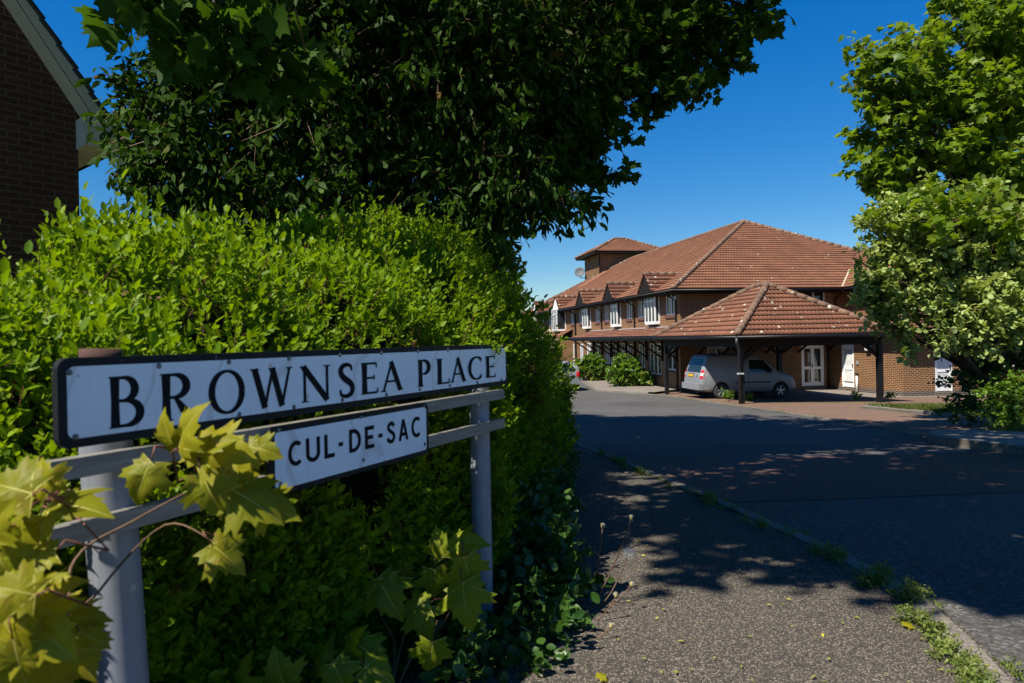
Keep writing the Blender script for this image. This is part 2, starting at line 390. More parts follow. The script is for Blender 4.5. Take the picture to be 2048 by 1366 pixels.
def crown(name, blobs, nclump, per, L, templ, mat, parent, droop=0.3, spread=0.35, twig=None, shell=0.55, upn=0.6, flat=0.5, jit=0.5):
    C, d, idx = blob_points(blobs, nclump, shell)
    ax = norm(d + rng.normal(size=(nclump, 3))*0.5 + np.array([0, 0, -droop]))
    tl = spread*(0.6 + 0.8*rng.random(nclump))
    t = rng.random((nclump, per))
    base = C[:, None] + ax[:, None]*(t*tl[:, None])[..., None] + rng.normal(size=(nclump, per, 3))*spread*0.22*np.array([1, 1, flat])
    ld = ax[:, None]*0.5 + rng.normal(size=(nclump, per, 3))*0.8 + np.array([0, 0, -droop*1.6])
    nn = np.array([0, 0, upn]) + rng.normal(size=(nclump, per, 3))*jit
    LL = L*(0.65 + 0.6*rng.random((nclump, per)))
    o = leaf_mesh(name, base.reshape(-1, 3), ld.reshape(-1, 3), nn.reshape(-1, 3), LL.ravel(), templ, mat, parent)
    if twig:
        a = C - ax*spread*0.6; b = C + ax*tl[:, None]
        prism(twig[0], a, b, twig[1], M_TWIG if len(twig) < 3 else twig[2], parent)
    return o
def prism(name, A, B, r, mat, parent, rel=True):
    D = norm(B - A); S = norm(np.cross(D, np.array([0.31, 0.22, 0.92]))); T = np.cross(D, S)
    V = []
    for k in range(3):
        a = 2*math.pi*k/3; o = S*math.cos(a) + T*math.sin(a)
        V += [A + o*r, B + o*r*0.4]
    V = np.stack(V, 1)
    if rel and parent is not None: V = V - np.array(parent.location)
    n = len(A); off = (np.arange(n)*6)[:, None, None]
    f = np.array([[0, 2, 3, 1], [2, 4, 5, 3], [4, 0, 1, 5]])
    return mesh_np(name, V.reshape(-1, 3), [(f[None] + off).reshape(-1, 4)], mat, parent, True)
def limbs(parent, root, targets, r0, seed=1, mid=0.45, name='trunk'):
    """tapered trunk with limbs that end in the crown's clumps"""
    rd = random.Random(seed); mb = MB(); root = Vector(root)
    top = sum((Vector(t) for t in targets), Vector())/len(targets)
    fork = root.lerp(top, mid); fork.z = root.z + (top.z-root.z)*mid
    pts = [root + Vector((0, 0, -0.1)), root.lerp(fork, 0.12), root.lerp(fork, 0.5) + Vector((rd.uniform(-.1,.1), rd.uniform(-.1,.1), 0)), fork]
    mb.tube(pts, [r0*1.5, r0*1.1, r0*0.9, r0*0.75], 12)
    for t in targets:
        t = Vector(t); a = fork.lerp(root, rd.uniform(0, 0.25))
        j = Vector((rd.uniform(-.3,.3), rd.uniform(-.3,.3), rd.uniform(-.1,.35)))*(t-a).length*0.3
        p = [a, a.lerp(t, .35)+j, a.lerp(t, .7)+j*0.7, t]
        mb.tube(p, [r0*0.5, r0*0.34, r0*0.2, r0*0.06], 7)
        for q in range(5):
            s = a.lerp(t, rd.uniform(.4, .9)) + j*0.7
            e = s + Vector((rd.uniform(-1,1), rd.uniform(-1,1), rd.uniform(-.4,.8)))*min(.5, (t-a).length*0.16)
            mb.tube([s, s.lerp(e, .5)+Vector((0,0,.05)), e], [r0*0.14, r0*0.09, r0*0.03], 5)
    return mb.build(name, M_BARK, parent, True, rel=True)
# ------------------------------------------------------------------ ground, road, paths
def pip(x, y, poly):
    n = len(poly); ins = np.zeros(len(x), bool); j = n-1
    for i in range(n):
        xi, yi = poly[i]; xj, yj = poly[j]
        if yi != yj:
            c = ((yi > y) != (yj > y)) & (x < (xj-xi)*(y-yi)/(yj-yi)+xi)
            ins ^= c
        j = i
    return ins
def dens(poly, step, closed=True):
    out = []
    n = len(poly)
    for i in range(n if closed else n-1):
        a = Vector(poly[i]); b = Vector(poly[(i+1) % n]); k = max(1, int((b-a).length/step))
        for t in range(k): out.append(tuple(a.lerp(b, t/k)))
    if not closed: out.append(tuple(poly[-1]))
    return out
def smooth_line(pts, it=2):
    for _ in range(it):
        q = [pts[0]]
        for a, b in zip(pts, pts[1:]):
            q += [(a[0]*.75+b[0]*.25, a[1]*.75+b[1]*.25), (a[0]*.25+b[0]*.75, a[1]*.25+b[1]*.75)]
        q.append(pts[-1]); pts = q
    return pts
def sheet(name, poly, lift, mat, res=1.0, kind='structure'):
    b = dens(poly, res); xs = [p[0] for p in b]; ys = [p[1] for p in b]
    gx, gy = np.meshgrid(np.arange(min(xs)+res/2, max(xs), res), np.arange(min(ys)+res/2, max(ys), res))
    gx, gy = gx.ravel(), gy.ravel(); k = pip(gx, gy, b)
    pts = [Vector(p) for p in b] + [Vector((x, y)) for x, y in zip(gx[k], gy[k])]
    nb = len(b)
    v, e, f, *_ = geometry.delaunay_2d_cdt(pts, [(i, (i+1) % nb) for i in range(nb)], [], 1, 1e-4)
    V = np.array([(p.x, p.y, 0) for p in v]); V[:, 2] = gz(V[:, 0], V[:, 1]) + lift
    me = bpy.data.meshes.new(name); me.from_pydata(V.tolist(), [], [tuple(q) for q in f]); me.update()
    if len(me.polygons) and me.polygons[0].normal.z < 0: me.flip_normals()
    for p in me.polygons: p.use_smooth = True
    me.materials.append(mat); o = bpy.data.objects.new(name, me); COL.objects.link(o); o['kind'] = kind
    return o
KL = smooth_line([(-4, -3), (-1, -1.4), (.5, .1), (1.25, 1.3), (1.66, 2.3), (1.86, 3.23), (1.84, 4.1), (1.66, 5.52), (1.42, 7.71), (.88, 11.7), (.2, 16), (-.7, 22), (-2, 30), (-4, 44), (-7, 62)], 2)
KF = smooth_line([(3.0, 62), (4.0, 46), (4.1, 38), (4.06, 34.1)], 1) + smooth_line([(4.06, 34.1), (4.3, 33.2), (5.2, 32.2), (6.36, 31.1), (6.9, 29.8), (7.45, 26), (7.63, 22.0), (7.5, 18), (7.2, 14.61), (6.85, 12.3), (6.5, 10.66)], 2)
KR = smooth_line([(6.5, 10.66), (6.2, 10.25), (6.08, 9.6), (6.2, 8.3), (6.7, 6.7), (7.8, 5.0), (10, 3.6), (16, 2.8), (40, 2.5)], 2)
sheet('ground', [(-160, -60), (200, -60), (200, 420), (-160, 420)], -0.05, M_FIELD, 6.0)
sheet('road', KL + KF + KR + [(40, -7), (-20, -7), (-20, -4.5)], 0.0, M_ROAD, 0.7)
sheet('paver_strip', [(1.36, 8.35), (2.6, 8.55), (3.96, 8.7), (6.1, 8.75), (6.32, 7.8), (6.95, 6.35), (4.35, 5.85), (2.79, 5.68), (1.64, 5.6)], 0.004, M_PAVED, 0.5)
sheet('footpath', KL[8:-4] + [(-3.6, 30), (-1.9, 22), (-.9, 16), (-.1, 12), (-.1, 9), (-.25, 6), (-.35, 4), (-.6, 2), (-1.4, 0), (-2.4, -1.6)], 0.045, M_PATH, 0.35)
sheet('paved_forecourt', [p for p in KF if p[1] < 31.2][::1] + [(6.9, 11.2), (7.9, 11.9), (8.9, 12.4), (9.7, 13.0), (9.9, 13.9), (10.2, 15.5), (10.55, 17.5), (10.9, 21.6), (14.6, 22.6), (22, 24), (22, 31), (17.2, 30.2), (16, 34.6), (8.2, 32.9)], 0.012, M_PAVE, 0.7)
sheet('concrete_apron', [(13.6, 29.2), (16.5, 29.0), (21, 30), (20, 31), (17.1, 29.9), (16.3, 34.6), (13.0, 34.0)], 0.018, M_PATH2, 0.7)
sheet('footway', [(3.2, 60), (4.2, 46), (4.25, 38), (4.2, 34.2), (4.45, 33.3), (5.3, 32.3), (6.45, 31.2), (7.9, 32.9), (6.9, 38), (5.2, 48), (4.8, 60)], 0.10, M_PATH2, 0.7)
sheet('right_footway', KR[2:-3] + [(16, 3.9), (10.6, 5.0), (9.2, 7.5), (8.2, 9.9), (7.2, 11.1), (6.7, 11.0)], 0.11, M_PATH2, 0.5)
sheet('verge', [(11.05, 21.5), (10.7, 17.5), (10.0, 13.8), (9.85, 12.95), (9.0, 12.3), (7.4, 11.2), (8.4, 9.8), (9.4, 7.5), (10.8, 5.2), (16, 4.1), (40, 4), (40, 24), (14.6, 22.5)], 0.07, M_SOIL, 0.8)
def kerb_line(name, pts, w, h, stone=0.9, lift0=-0.05, side=1, rnd=3):
    rd = random.Random(rnd); mb = MB(); d = dens(pts, 0.12, False)
    seg = []; acc = 0
    run = [d[0]]
    for a, b in zip(d, d[1:]):
        run.append(b); acc += math.dist(a, b)
        if acc >= stone: seg.append(run); run = [b]; acc = 0
    if len(run) > 1: seg.append(run)
    for r in seg:
        dz = rd.uniform(-.006, .006); dx = rd.uniform(-.006, .006); L = []; n = len(r)
        for i, p in enumerate(r):
            q0 = r[max(0, i-1)]; q1 = r[min(n-1, i+1)]
            t = Vector((q1[0]-q0[0], q1[1]-q0[1])).normalized(); nn = Vector((t.y, -t.x))*side
            p = Vector(p)
            if i == 0: p = p + t*0.005
            if i == n-1: p = p - t*0.005
            z = float(gz(p.x, p.y))
            a = p + nn*dx; b = p - nn*w
            c1 = p + nn*(dx - 0.02)
            L.append([(a.x, a.y, z+lift0), (a.x, a.y, z+h-0.022+dz), (c1.x, c1.y, z+h+dz), (b.x, b.y, z+h+dz), (b.x, b.y, z+lift0)])
        for A, B in zip(L, L[1:]):
            for k in range(4): mb.face([A[k], B[k], B[k+1], A[k+1]] if side < 0 else [B[k], A[k], A[k+1], B[k+1]])
        for E in (L[0], L[-1]): mb.face(E)
    o = mb.build(name, M_KERB); o['kind'] = 'structure'
    return o
kerb_line('kerb', [p for p in KL if 0 < p[1] < 45], 0.11, 0.052, side=1)
kerb_line('kerb', [p for p in KF if p[1] > 31.2], 0.12, 0.107, side=1)
kerb_line('kerb_edging', [p for p in KF if p[1] <= 31.3], 0.1, 0.02, side=1)
kerb_line('kerb', KR[1:-3], 0.13, 0.118, side=1)
kerb_line('verge_kerb', [(11.0, 21.5), (10.62, 17.5), (9.95, 13.9), (9.75, 12.95), (8.9, 12.3), (7.4, 11.15)], 0.1, 0.10, 0.6, side=1)

# ------------------------------------------------------------------ roofs, walls, windows
def tile_facet(mb, A, u, v, L, H, a=0.0, b=0.0, du=0.04, course=0.33, wave=0.16, amp=0.03, vert_end=True):
    A, u, v = Vector(A), Vector(u).normalized(), Vector(v).normalized(); n = u.cross(v)
    rows = int(math.ceil(H/course)); us = np.arange(0, L+du*0.5, du)
    prof = np.abs(np.sin(np.pi*us/wave))**0.8*amp
    Au, uu, vv, nn = (np.array(x) for x in (A, u, v, n))
    for j in range(rows):
        v0 = j*course; v1 = min(H, v0+course*1.06)
        base = len(mb.v); cnt = 0; keep = []
        lo0, hi0 = a*v0, L-b*v0; lo1, hi1 = a*v1, L-b*v1
        if hi0 <= lo0: break
        ii = [i for i in range(len(us)) if us[i] >= lo0-du and us[i] <= hi0+du]
        m1 = (lo1+hi1)/2
        for i in ii:
            q0 = min(max(us[i], lo0), hi0)
            q1 = min(max(us[i], lo1), hi1) if hi1 > lo1 else m1
            p0 = Au + uu*q0 + vv*v0; p1 = Au + uu*q1 + vv*v1
            mb.v += [tuple(p0 + vv*0.045 + nn*(prof[i]-0.03)), tuple(p0 + nn*(prof[i]+0.038)), tuple(p1 + nn*(prof[i]+0.0))]
        for k in range(len(ii)-1):
            o = base+3*k
            mb.f.append((o, o+3, o+4, o+1)); mb.uv.append(None)
            mb.f.append((o+1, o+4, o+5, o+2)); mb.uv.append(None)
def ridge(mb, p, q, r=0.12, seg=0.42):
    if not isinstance(mb, MB):
        m2 = MB(); ridge(m2, p, q, r, seg); m2.build(mb[0], M_RIDGE, mb[1], True); return
    p, q = Vector(p), Vector(q); L = (q-p).length; n = max(1, round(L/seg)); d = (q-p)/n
    rd = random.Random(int(L*100))
    for i in range(n):
        a = p + d*i; b = p + d*(i+1.03)
        mb.tube([a + Vector((0, 0, rd.uniform(0, .015))), b + Vector((0, 0, -0.01))], [r*1.06, r*0.95], 8)
class Wall:
    def __init__(s, p0, p1, z0, z1):
        s.p0 = Vector((*p0, 0)); s.p1 = Vector((*p1, 0)); s.z0, s.z1 = z0, z1
        s.L = (s.p1-s.p0).length; s.d = (s.p1-s.p0)/s.L; s.n = Vector((s.d.y, -s.d.x, 0)); s.holes = []
    def at(s, u, z, out=0.0): return s.p0 + s.d*u + s.n*out + Vector((0, 0, z))
    def emit(s, mb, depth=0.1):
        us = sorted({0, s.L, *[h[0] for h in s.holes], *[h[1] for h in s.holes]}); zs = sorted({s.z0, s.z1, *[h[2] for h in s.holes], *[h[3] for h in s.holes]})
        for a, b in zip(us, us[1:]):
            for c, d in zip(zs, zs[1:]):
                mu, mz = (a+b)/2, (c+d)/2
                if any(h[0] < mu < h[1] and h[2] < mz < h[3] for h in s.holes): continue
                mb.face([s.at(a, c), s.at(b, c), s.at(b, d), s.at(a, d)], [(a, c), (b, c), (b, d), (a, d)])
        for u0, u1, z0, z1 in s.holes:
            I = -depth
            mb.face([s.at(u0, z0), s.at(u0, z0, I), s.at(u0, z1, I), s.at(u0, z1)][::-1], [(0, z0), (depth, z0), (depth, z1), (0, z1)][::-1])
            mb.face([s.at(u1, z0), s.at(u1, z0, I), s.at(u1, z1, I), s.at(u1, z1)], [(0, z0), (depth, z0), (depth, z1), (0, z1)])
            mb.face([s.at(u0, z1), s.at(u0, z1, I), s.at(u1, z1, I), s.at(u1, z1)][::-1], [(u0, 0), (u0, depth), (u1, depth), (u1, 0)][::-1])
            mb.face([s.at(u0, z0), s.at(u0, z0, I), s.at(u1, z0, I), s.at(u1, z0)], [(u0, 0), (u0, depth), (u1, depth), (u1, 0)])
def wbar(mb, w, u0, u1, z0, z1, o0, o1):
    mb.obox(w.at(u0, z0, o0), w.d*(u1-u0), w.n*(o1-o0), Vector((0, 0, z1-z0)))
def window(parent, w, u0, u1, z0, z1, lights=2, transom=None, hole=True, out=-0.07, fw=0.06, sill=True, name='window'):
    if hole: w.holes.append((u0, u1, z0, z1))
    mb = MB(); t = 0.06
    a, b = out, out+t
    wbar(mb, w, u0, u1, z0, z0+fw, a, b); wbar(mb, w, u0, u1, z1-fw, z1, a, b)
    wbar(mb, w, u0, u0+fw, z0+fw, z1-fw, a, b); wbar(mb, w, u1-fw, u1, z0+fw, z1-fw, a, b)
    for i in range(1, lights):
        c = u0 + (u1-u0)*i/lights; wbar(mb, w, c-fw*0.55, c+fw*0.55, z0+fw, z1-fw, a, b+0.004)
    if transom: 
        zt = z1 - transom; ll = range(lights)
        for i in (ll if lights < 3 else (0, lights-1)):
            ua = u0 + (u1-u0)*i/lights + fw*0.56; ub = u0 + (u1-u0)*(i+1)/lights - fw*0.56
            wbar(mb, w, ua, ub, zt, zt+fw, a, b-0.002)
    f = mb.build(name, M_UPVC, parent)
    g = MB(); g.face([w.at(u0+.02, z0+.02, out+.02), w.at(u1-.02, z0+.02, out+.02), w.at(u1-.02, z1-.02, out+.02), w.at(u0+.02, z1-.02, out+.02)])
    g.build('pane', M_GLASS, f)
    if sill:
        sm = MB(); wbar(sm, w, u0-0.06, u1+0.06, z0-0.16, z0-0.004, -0.03, 0.05)
        sm.build('sill', M_SILL, f)
    return f
M_SILL = mat_plain('sill_brick', (0.11, 0.045, 0.03), 0.85, 0, 0.3, 10)

BZ = EYE - 2.65
care = thing('care_building', 'long two storey brown brick building with red tiled hipped roof and white windows', 'building', (8.1, 32.9, BZ), math.atan2(.194, .981))
LEN, WID, EV, PIT = 36.0, 16.6, 5.0, math.atan(0.545)
OV = 0.55
cp, sp_ = math.cos(PIT), math.sin(PIT)
bm_ = MB(); pl_ = MB()
wl = Wall((0, LEN), (0, 0), 0.3, EV); wr = Wall((0, 0), (WID, 0), 0.3, EV); wb = Wall((WID, 0), (WID, LEN), 0.3, EV); wk = Wall((WID, LEN), (0, LEN), 0.3, EV)
U = lambda y: LEN - y
for y, wd in ((.95, 1.15), (4.85, .8), (6.65, .8), (10.6, .8), (12.4, .8), (16.1, .8), (18.3, .7), (25, .8), (31.5, .8), (34, .8)):
    window(care, wl, U(y)-wd/2, U(y)+wd/2, 3.72, 4.84, 2)
    window(care, wl, U(y)-wd/2, U(y)+wd/2, .98, 2.25, 2)
for y in (8.7, 9.9, 7.6, 14.4):
    window(care, wl, U(y)-.45, U(y)+.45, .62, 2.3, 2, 0.5)
window(care, wl, U(3.0)-.75, U(3.0)+.75, .68, 2.3, 3, 0.45)
# tall projecting windows under gablets
def oriel(y, w_, z0, z1, pr, part='bay_window'):
    f = MB(); u0, u1 = y - w_/2, y + w_/2
    t = 0.07
    f.box((-pr, u0, z0-0.08), (-0.002, u1, z0+t)); f.box((-pr, u0, z1-t), (-0.002, u1, z1))
    for yy in (u0, u1-t): f.box((-pr, yy, z0+t), (-pr+t, yy+t, z1-t)); f.box((-0.075, yy, z0+t), (-0.003, yy+t, z1-t))
    n = 3 if w_ > 1.3 else 2
    for k in range(1, n): c = u0 + (u1-u0)*k/n; f.box((-pr+.005, c-.04, z0+t), (-pr+.06, c+.04, z1-t))
    zt = z1 - 0.48
    f.box((-pr+.01, u0+t, zt), (-pr+.055, u1-t, zt+.06))
    o = f.build(part, M_UPVC, care)
    g = MB(); g.box((-pr+.03, u0+.03, z0+.02), (-.01, u1-.03, z1-.02), '+x')
    g.build('pane', M_GLASS, o)
    return o
for y, w_ in ((3.0, 1.35), (8.55, 1.1), (14.4, 1.1)): oriel(y, w_, 3.38, 4.96, 0.28)
for y in (20.9, 28.0):
    oriel(y, 1.5, 3.3, 4.95, 0.75)
    if y > 25:
        mb = MB(); mb.box((-.73, y-.74, 0.5), (-.003, y+.74, 3.2)); mb.build('white_panel', M_UPVC, care)
gz_r = math.atan(1.0)
def gablet(y, white):
    pr, hw, zb, rise = 0.62, 0.98, 4.92, 1.0
    mb = MB(); 
    mb.face([(-pr, y+hw-.1, zb), (-pr, y-hw+.1, zb), (-pr, y, zb+rise-.1)]); mb.face([(-pr+.1, y-hw+.1, zb), (-pr+.1, y+hw-.1, zb), (-pr+.1, y, zb+rise-.1)])
    mb.face([(-pr, y-hw+.1, zb), (-pr, y+hw-.1, zb), (-pr+.1, y+hw-.1, zb), (-pr+.1, y-hw+.1, zb)])
    fr = mb.build('gablet_board', M_UPVC if white else M_TIMBER, care)
    sl_ = MB(); H = math.hypot(hw, rise)
    v1 = Vector((0, hw, rise)).normalized()
    tile_facet(sl_, (-pr-.06, y-hw, zb), (1, 0, 0), v1, 2.6, H, course=0.3, du=0.075)
    v2 = Vector((0, -hw, rise)).normalized()
    tile_facet(sl_, (2.54-pr, y+hw, zb), (-1, 0, 0), v2, 2.6, H, course=0.3, du=0.075)
    r_ = sl_.build('gablet_roof', M_TILEL, care, True)
    rg = MB(); ridge(rg, (-pr-.08, y, zb+rise+.01), (1.5, y, zb+rise+.01), .1); rg.build('ridge_tile', M_RIDGE, r_, True)
for y, w in ((2.75, 0), (8.5, 0), (14.3, 0), (20.9, 1), (28.0, 1)): gablet(y, w)
# right-hand facade, low wing and its doors
window(care, wr, 6.6, 7.85, 3.85, 4.88, 2)
window(care, wr, 1.4, 2.4, .95, 2.1, 2); 
DD = (6.5, 7.75)
wr.holes.append((DD[0], DD[1], 0.3, 2.12))
wu = Wall((9.0, 0), (9.0, -1.9), 2.7, EV); wu2 = Wall((9.0, -1.9), (WID, -1.9), 2.7, EV); wu3 = Wall((WID, -1.9), (WID, 0), 2.7, EV)
window(care, wu2, 2.4, 3.6, 3.75, 4.86, 2)
ws = Wall((8.11, 0), (8.11, -4.87), 0.3, 2.85); ws2 = Wall((8.11, -4.87), (WID, -4.87), 0.3, 2.85); ws3 = Wall((WID, -4.87), (WID, 0), 0.3, 2.85)
ws.holes.append((.87, 1.74, 0.3, 2.1)); ws2.holes.append((1.6, 2.5, 0.3, 2.1))
window(care, ws2, 4.6, 5.8, 1.0, 2.1, 2)
for w in (wl, wr, wb, wk, ws, ws2, ws3): w.emit(bm_)
for w in (wu, wu2, wu3): w.emit(bm_)
bm_.build('wall', M_BRICK, care)
for w in (wl, wr, wb, wk, ws, ws2, ws3):
    h = [q for q in w.holes if q[2] <= 0.31]; us = [0] + [x for q in sorted(h) for x in q[:2]] + [w.L]
    for a, b in zip(us[::2], us[1::2]):
        pl_.face([w.at(a, -.35), w.at(b, -.35), w.at(b, .3), w.at(a, .3)], [(a, -.35), (b, -.35), (b, .3), (a, .3)])
pl2 = pl_
pl_.build('plinth', M_BRICK, care)
bb = MB()
for w in (ws, ws2):
    h = [q for q in w.holes if q[2] <= 0.31]; us = [0] + [x for q in sorted(h) for x in q[:2]] + [w.L]
    for a, b in zip(us[::2], us[1::2]): bb.face([w.at(a, -.35, .004), w.at(b, -.35, .004), w.at(b, .06, .004), w.at(a, .06, .004)], [(a, -.35), (b, -.35), (b, .06), (a, .06)])
bb.build('base_course', M_BRICKB, care)
# main roof
rf = MB(); HS = (WID/2+OV)/cp
Z0 = EV - 0.10
tile_facet(rf, (-OV, LEN+OV, Z0), (0, -1, 0), (cp, 0, sp_), LEN+2*OV, HS, cp, cp)
tile_facet(rf, (-OV, -OV, Z0), (1, 0, 0), (0, cp, sp_), WID+2*OV, HS, cp, cp)
tile_facet(rf, (WID+OV, -OV, Z0), (0, 1, 0), (-cp, 0, sp_), LEN+2*OV, HS, cp, cp, du=0.15)
tile_facet(rf, (WID+OV, LEN+OV, Z0), (-1, 0, 0), (0, -cp, sp_), WID+2*OV, HS, cp, cp, du=0.15)
# upper wing roof (gabled hip running toward the yard)
ww = WID - 9.0; hw = ww/2 + OV; Hw = hw/cp
tile_facet(rf, (9.0-OV, 4.0, Z0+.01), (0, -1, 0), (cp, 0, sp_), 4.0+1.9+OV, Hw, 0, cp)
tile_facet(rf, (9.0-OV, -1.9-OV, Z0+.01), (1, 0, 0), (0, cp, sp_), ww+2*OV, Hw, cp, cp)
tile_facet(rf, (WID+OV, -1.9-OV, Z0+.01), (0, 1, 0), (-cp, 0, sp_), 4.0+1.9+OV, Hw, cp, 0, du=0.15)
# low wing roof
PL = R(20); cl, sn = math.cos(PL), math.sin(PL); ho = 0.5
tile_facet(rf, (8.11-ho, -4.87-ho, 2.78), (1, 0, 0), (0, cl, sn), WID-8.11+2*ho, (4.87+ho)/cl, cl, 0)
tile_facet(rf, (8.11-ho, 0.0, 2.78), (0, -1, 0), (cl, 0, sn), 4.87+ho, 4.0, 0, cl)
roof = rf.build('roof', M_TILE, care, True)
hp = ('hip_tile', roof); zr = Z0 + (WID/2+OV)*math.tan(PIT) + .03
ridge(hp, (-OV, -OV, Z0+.06), (WID/2, WID/2, zr)); ridge(hp, (WID+OV, -OV, Z0+.06), (WID/2, WID/2, zr))
ridge(hp, (WID/2, WID/2, zr), (WID/2, LEN-WID/2, zr)); ridge(hp, (-OV, LEN+OV, Z0+.06), (WID/2, LEN-WID/2, zr)); ridge(hp, (WID+OV, LEN+OV, Z0+.06), (WID/2, LEN-WID/2, zr))
zw = Z0 + hw*math.tan(PIT) + .04; cx = (9.0+WID)/2
ridge(hp, (9-OV, -1.9-OV, Z0+.06), (cx, -1.9-OV+hw, zw)); ridge(hp, (cx, -1.9-OV+hw, zw), (cx, 4.5, zw))
ridge(hp, (8.11-ho, -4.87-ho, 2.86), (8.11-ho+3.4, -4.87-ho+3.4, 2.86+3.4*math.tan(PL)))
vl = MB(); vl.bar((9-OV, -OV, Z0+.09), (9-OV+1.9, -OV+1.9, Z0+.09+1.9*math.tan(PIT)), .09, .02); vl.build('valley_flashing', M_STONE, roof)
fa = MB()
for a, b in (((-OV+.03, -OV), (-OV+.06, LEN+OV)), ): fa.box((a[0], a[1], Z0-.2), (b[0], b[1], Z0-.03))
fa.box((-OV, -OV+.03, Z0-.2), (9.0-OV, -OV+.06, Z0-.03)); fa.box((9-OV+.03, -1.9-OV, Z0-.2), (9-OV+.06, -OV, Z0-.03)); fa.box((9-OV+.03, -1.9-OV+.03, Z0-.2), (WID+OV, -1.9-OV+.06, Z0-.03))
fa.box((8.11-ho+.03, -4.87-ho, 2.6), (8.11-ho+.06, 0, 2.75)); fa.box((8.11-ho, -4.87-ho+.03, 2.6), (WID+ho, -4.87-ho+.06, 2.75))
# soffits
fa.box((-OV+.06, -OV+.06, Z0-.19), (-.002, LEN+OV, Z0-.17)); fa.box((-.002, -OV+.06, Z0-.19), (9.0-OV, -.002, Z0-.17)); fa.box((9-OV+.06, -1.9-OV+.06, Z0-.19), (8.998, -.6, Z0-.17)); fa.box((9-.002, -1.9-OV+.06, Z0-.19), (WID+OV, -1.902, Z0-.17))
fa.box((8.11-ho+.06, -4.87-ho+.06, 2.62), (8.108, 0, 2.64)); fa.box((8.108, -4.87-ho+.06, 2.62), (WID+ho, -4.872, 2.64))
fa.build('fascia', M_TIMBER, roof)
gt = MB()
for p, q in (((-OV-.04, -OV-.04), (-OV-.04, LEN+OV)), ((-OV-.04, -OV-.04), (9-OV-.04, -OV-.04)), ((9-OV-.04, -OV-.04), (9-OV-.04, -1.9-OV-.04)), ((9-OV-.04, -1.9-OV-.04), (WID+OV, -1.9-OV-.04))):
    gt.tube([(*p, Z0-.07), (*q, Z0-.07)], .055, 8)
for p, q in (((8.11-ho-.04, 0), (8.11-ho-.04, -4.87-ho-.04)), ((8.11-ho-.04, -4.87-ho-.04), (WID+ho, -4.87-ho-.04))): gt.tube([(*p, 2.7), (*q, 2.7)], .055, 8)
gt.build('gutter', M_BLACK, roof, True)
for y, zb in ((.28, -.1), (5.75, 3.1), (11.5, 3.1), (17.4, -.1), (23.2, -.1)):
    mb = MB(); mb.tube([(-OV-.04, y, Z0-.1), (-OV-.03, y, Z0-.22), (-.07, y, Z0-.5), (-.06, y, zb)], .04 if y < 17 else .06, 8); mb.build('downpipe', M_BLACK, care, True)
mb = MB(); mb.tube([(8.55, -OV-.04, Z0-.1), (8.4, -.1, Z0-.5), (8.4, -.06, 3.0)], .04, 8); mb.build('downpipe', M_BLACK, care, True)
mb = MB(); mb.tube([(7.95, -.1, 2.7), (7.95, -.06, -.1)], .05, 8); mb.build('downpipe', M_BLACK, care, True)
mb = MB(); mb.box((2.95, -.04, 3.98), (3.35, -.003, 4.25)); mb.build('vent_grille', M_GREY, care)
# canopy roof along the long facade
cn = MB(); cw, cz0, cz1 = 1.5, 2.66, 3.1
Hc = math.hypot(cw, cz1-cz0)
tile_facet(cn, (-cw-.05, 13.6, cz0), (0, -1, 0), (cw, 0, cz1-cz0), 15.2, Hc+.02, 0.0, 0)
can = cn.build('canopy_roof', M_TILEL, care, True)
fl = MB(); fl.box((-.16, -1.4, cz1-.02), (-.004, 13.6, cz1+.05)); fl.build('lead_flashing', M_LEAD, can)
cg = MB(); cg.tube([(-cw-.1, 13.7, cz0-.05), (-cw-.1, -1.5, cz0-.05)], .055, 8); cg.box((-cw-.04, -1.5, cz0-.2), (-cw, 13.55, cz0-.02)); cg.build('gutter', M_BLACK, can)
tile_facet(cn2 := MB(), (-cw-.05, -cw-.05, cz0), (1, 0, 0), (0, cw, cz1-cz0), 9.5, Hc+.02, 1.0, 0)
can2 = cn2.build('canopy_roof', M_TILEL, care, True)
cs2 = MB(); cs2.box((-cw, -cw, cz0-.14), (7.95, -.004, cz0-.12)); cs2.box((-cw, -cw-.02, cz0-.2), (7.95, -cw+.02, cz0-.02)); cs2.build('soffit', M_TIMBER, can2)
for x in (.9, 2.2, 3.4, 4.5, 5.5, 6.3, 7.9):
    mb = MB(); mb.bar((x, -.05, 1.75), (x, -cw+.05, 2.5), .08, up=(1, 0, 0)); mb.build('bracket', M_TIMBER, care)
cs = MB(); cs.box((-cw, -1.4, cz0-.14), (-.004, 13.5, cz0-.12)); cs.box((-cw, 13.5, cz0-.2), (-.004, 13.56, cz0+.0)); cs.build('soffit', M_TIMBER, can)
for y in (.3, 2.0, 4.1, 5.75, 7.2, 8.5, 9.8, 11.5, 13.2):
    mb = MB(); mb.bar((-.05, y, 1.55), (-cw+.05, y, 2.5), .08); mb.bar((-.05, y, 1.4), (-.05, y, 2.5), .1); mb.build('bracket', M_TIMBER, care)
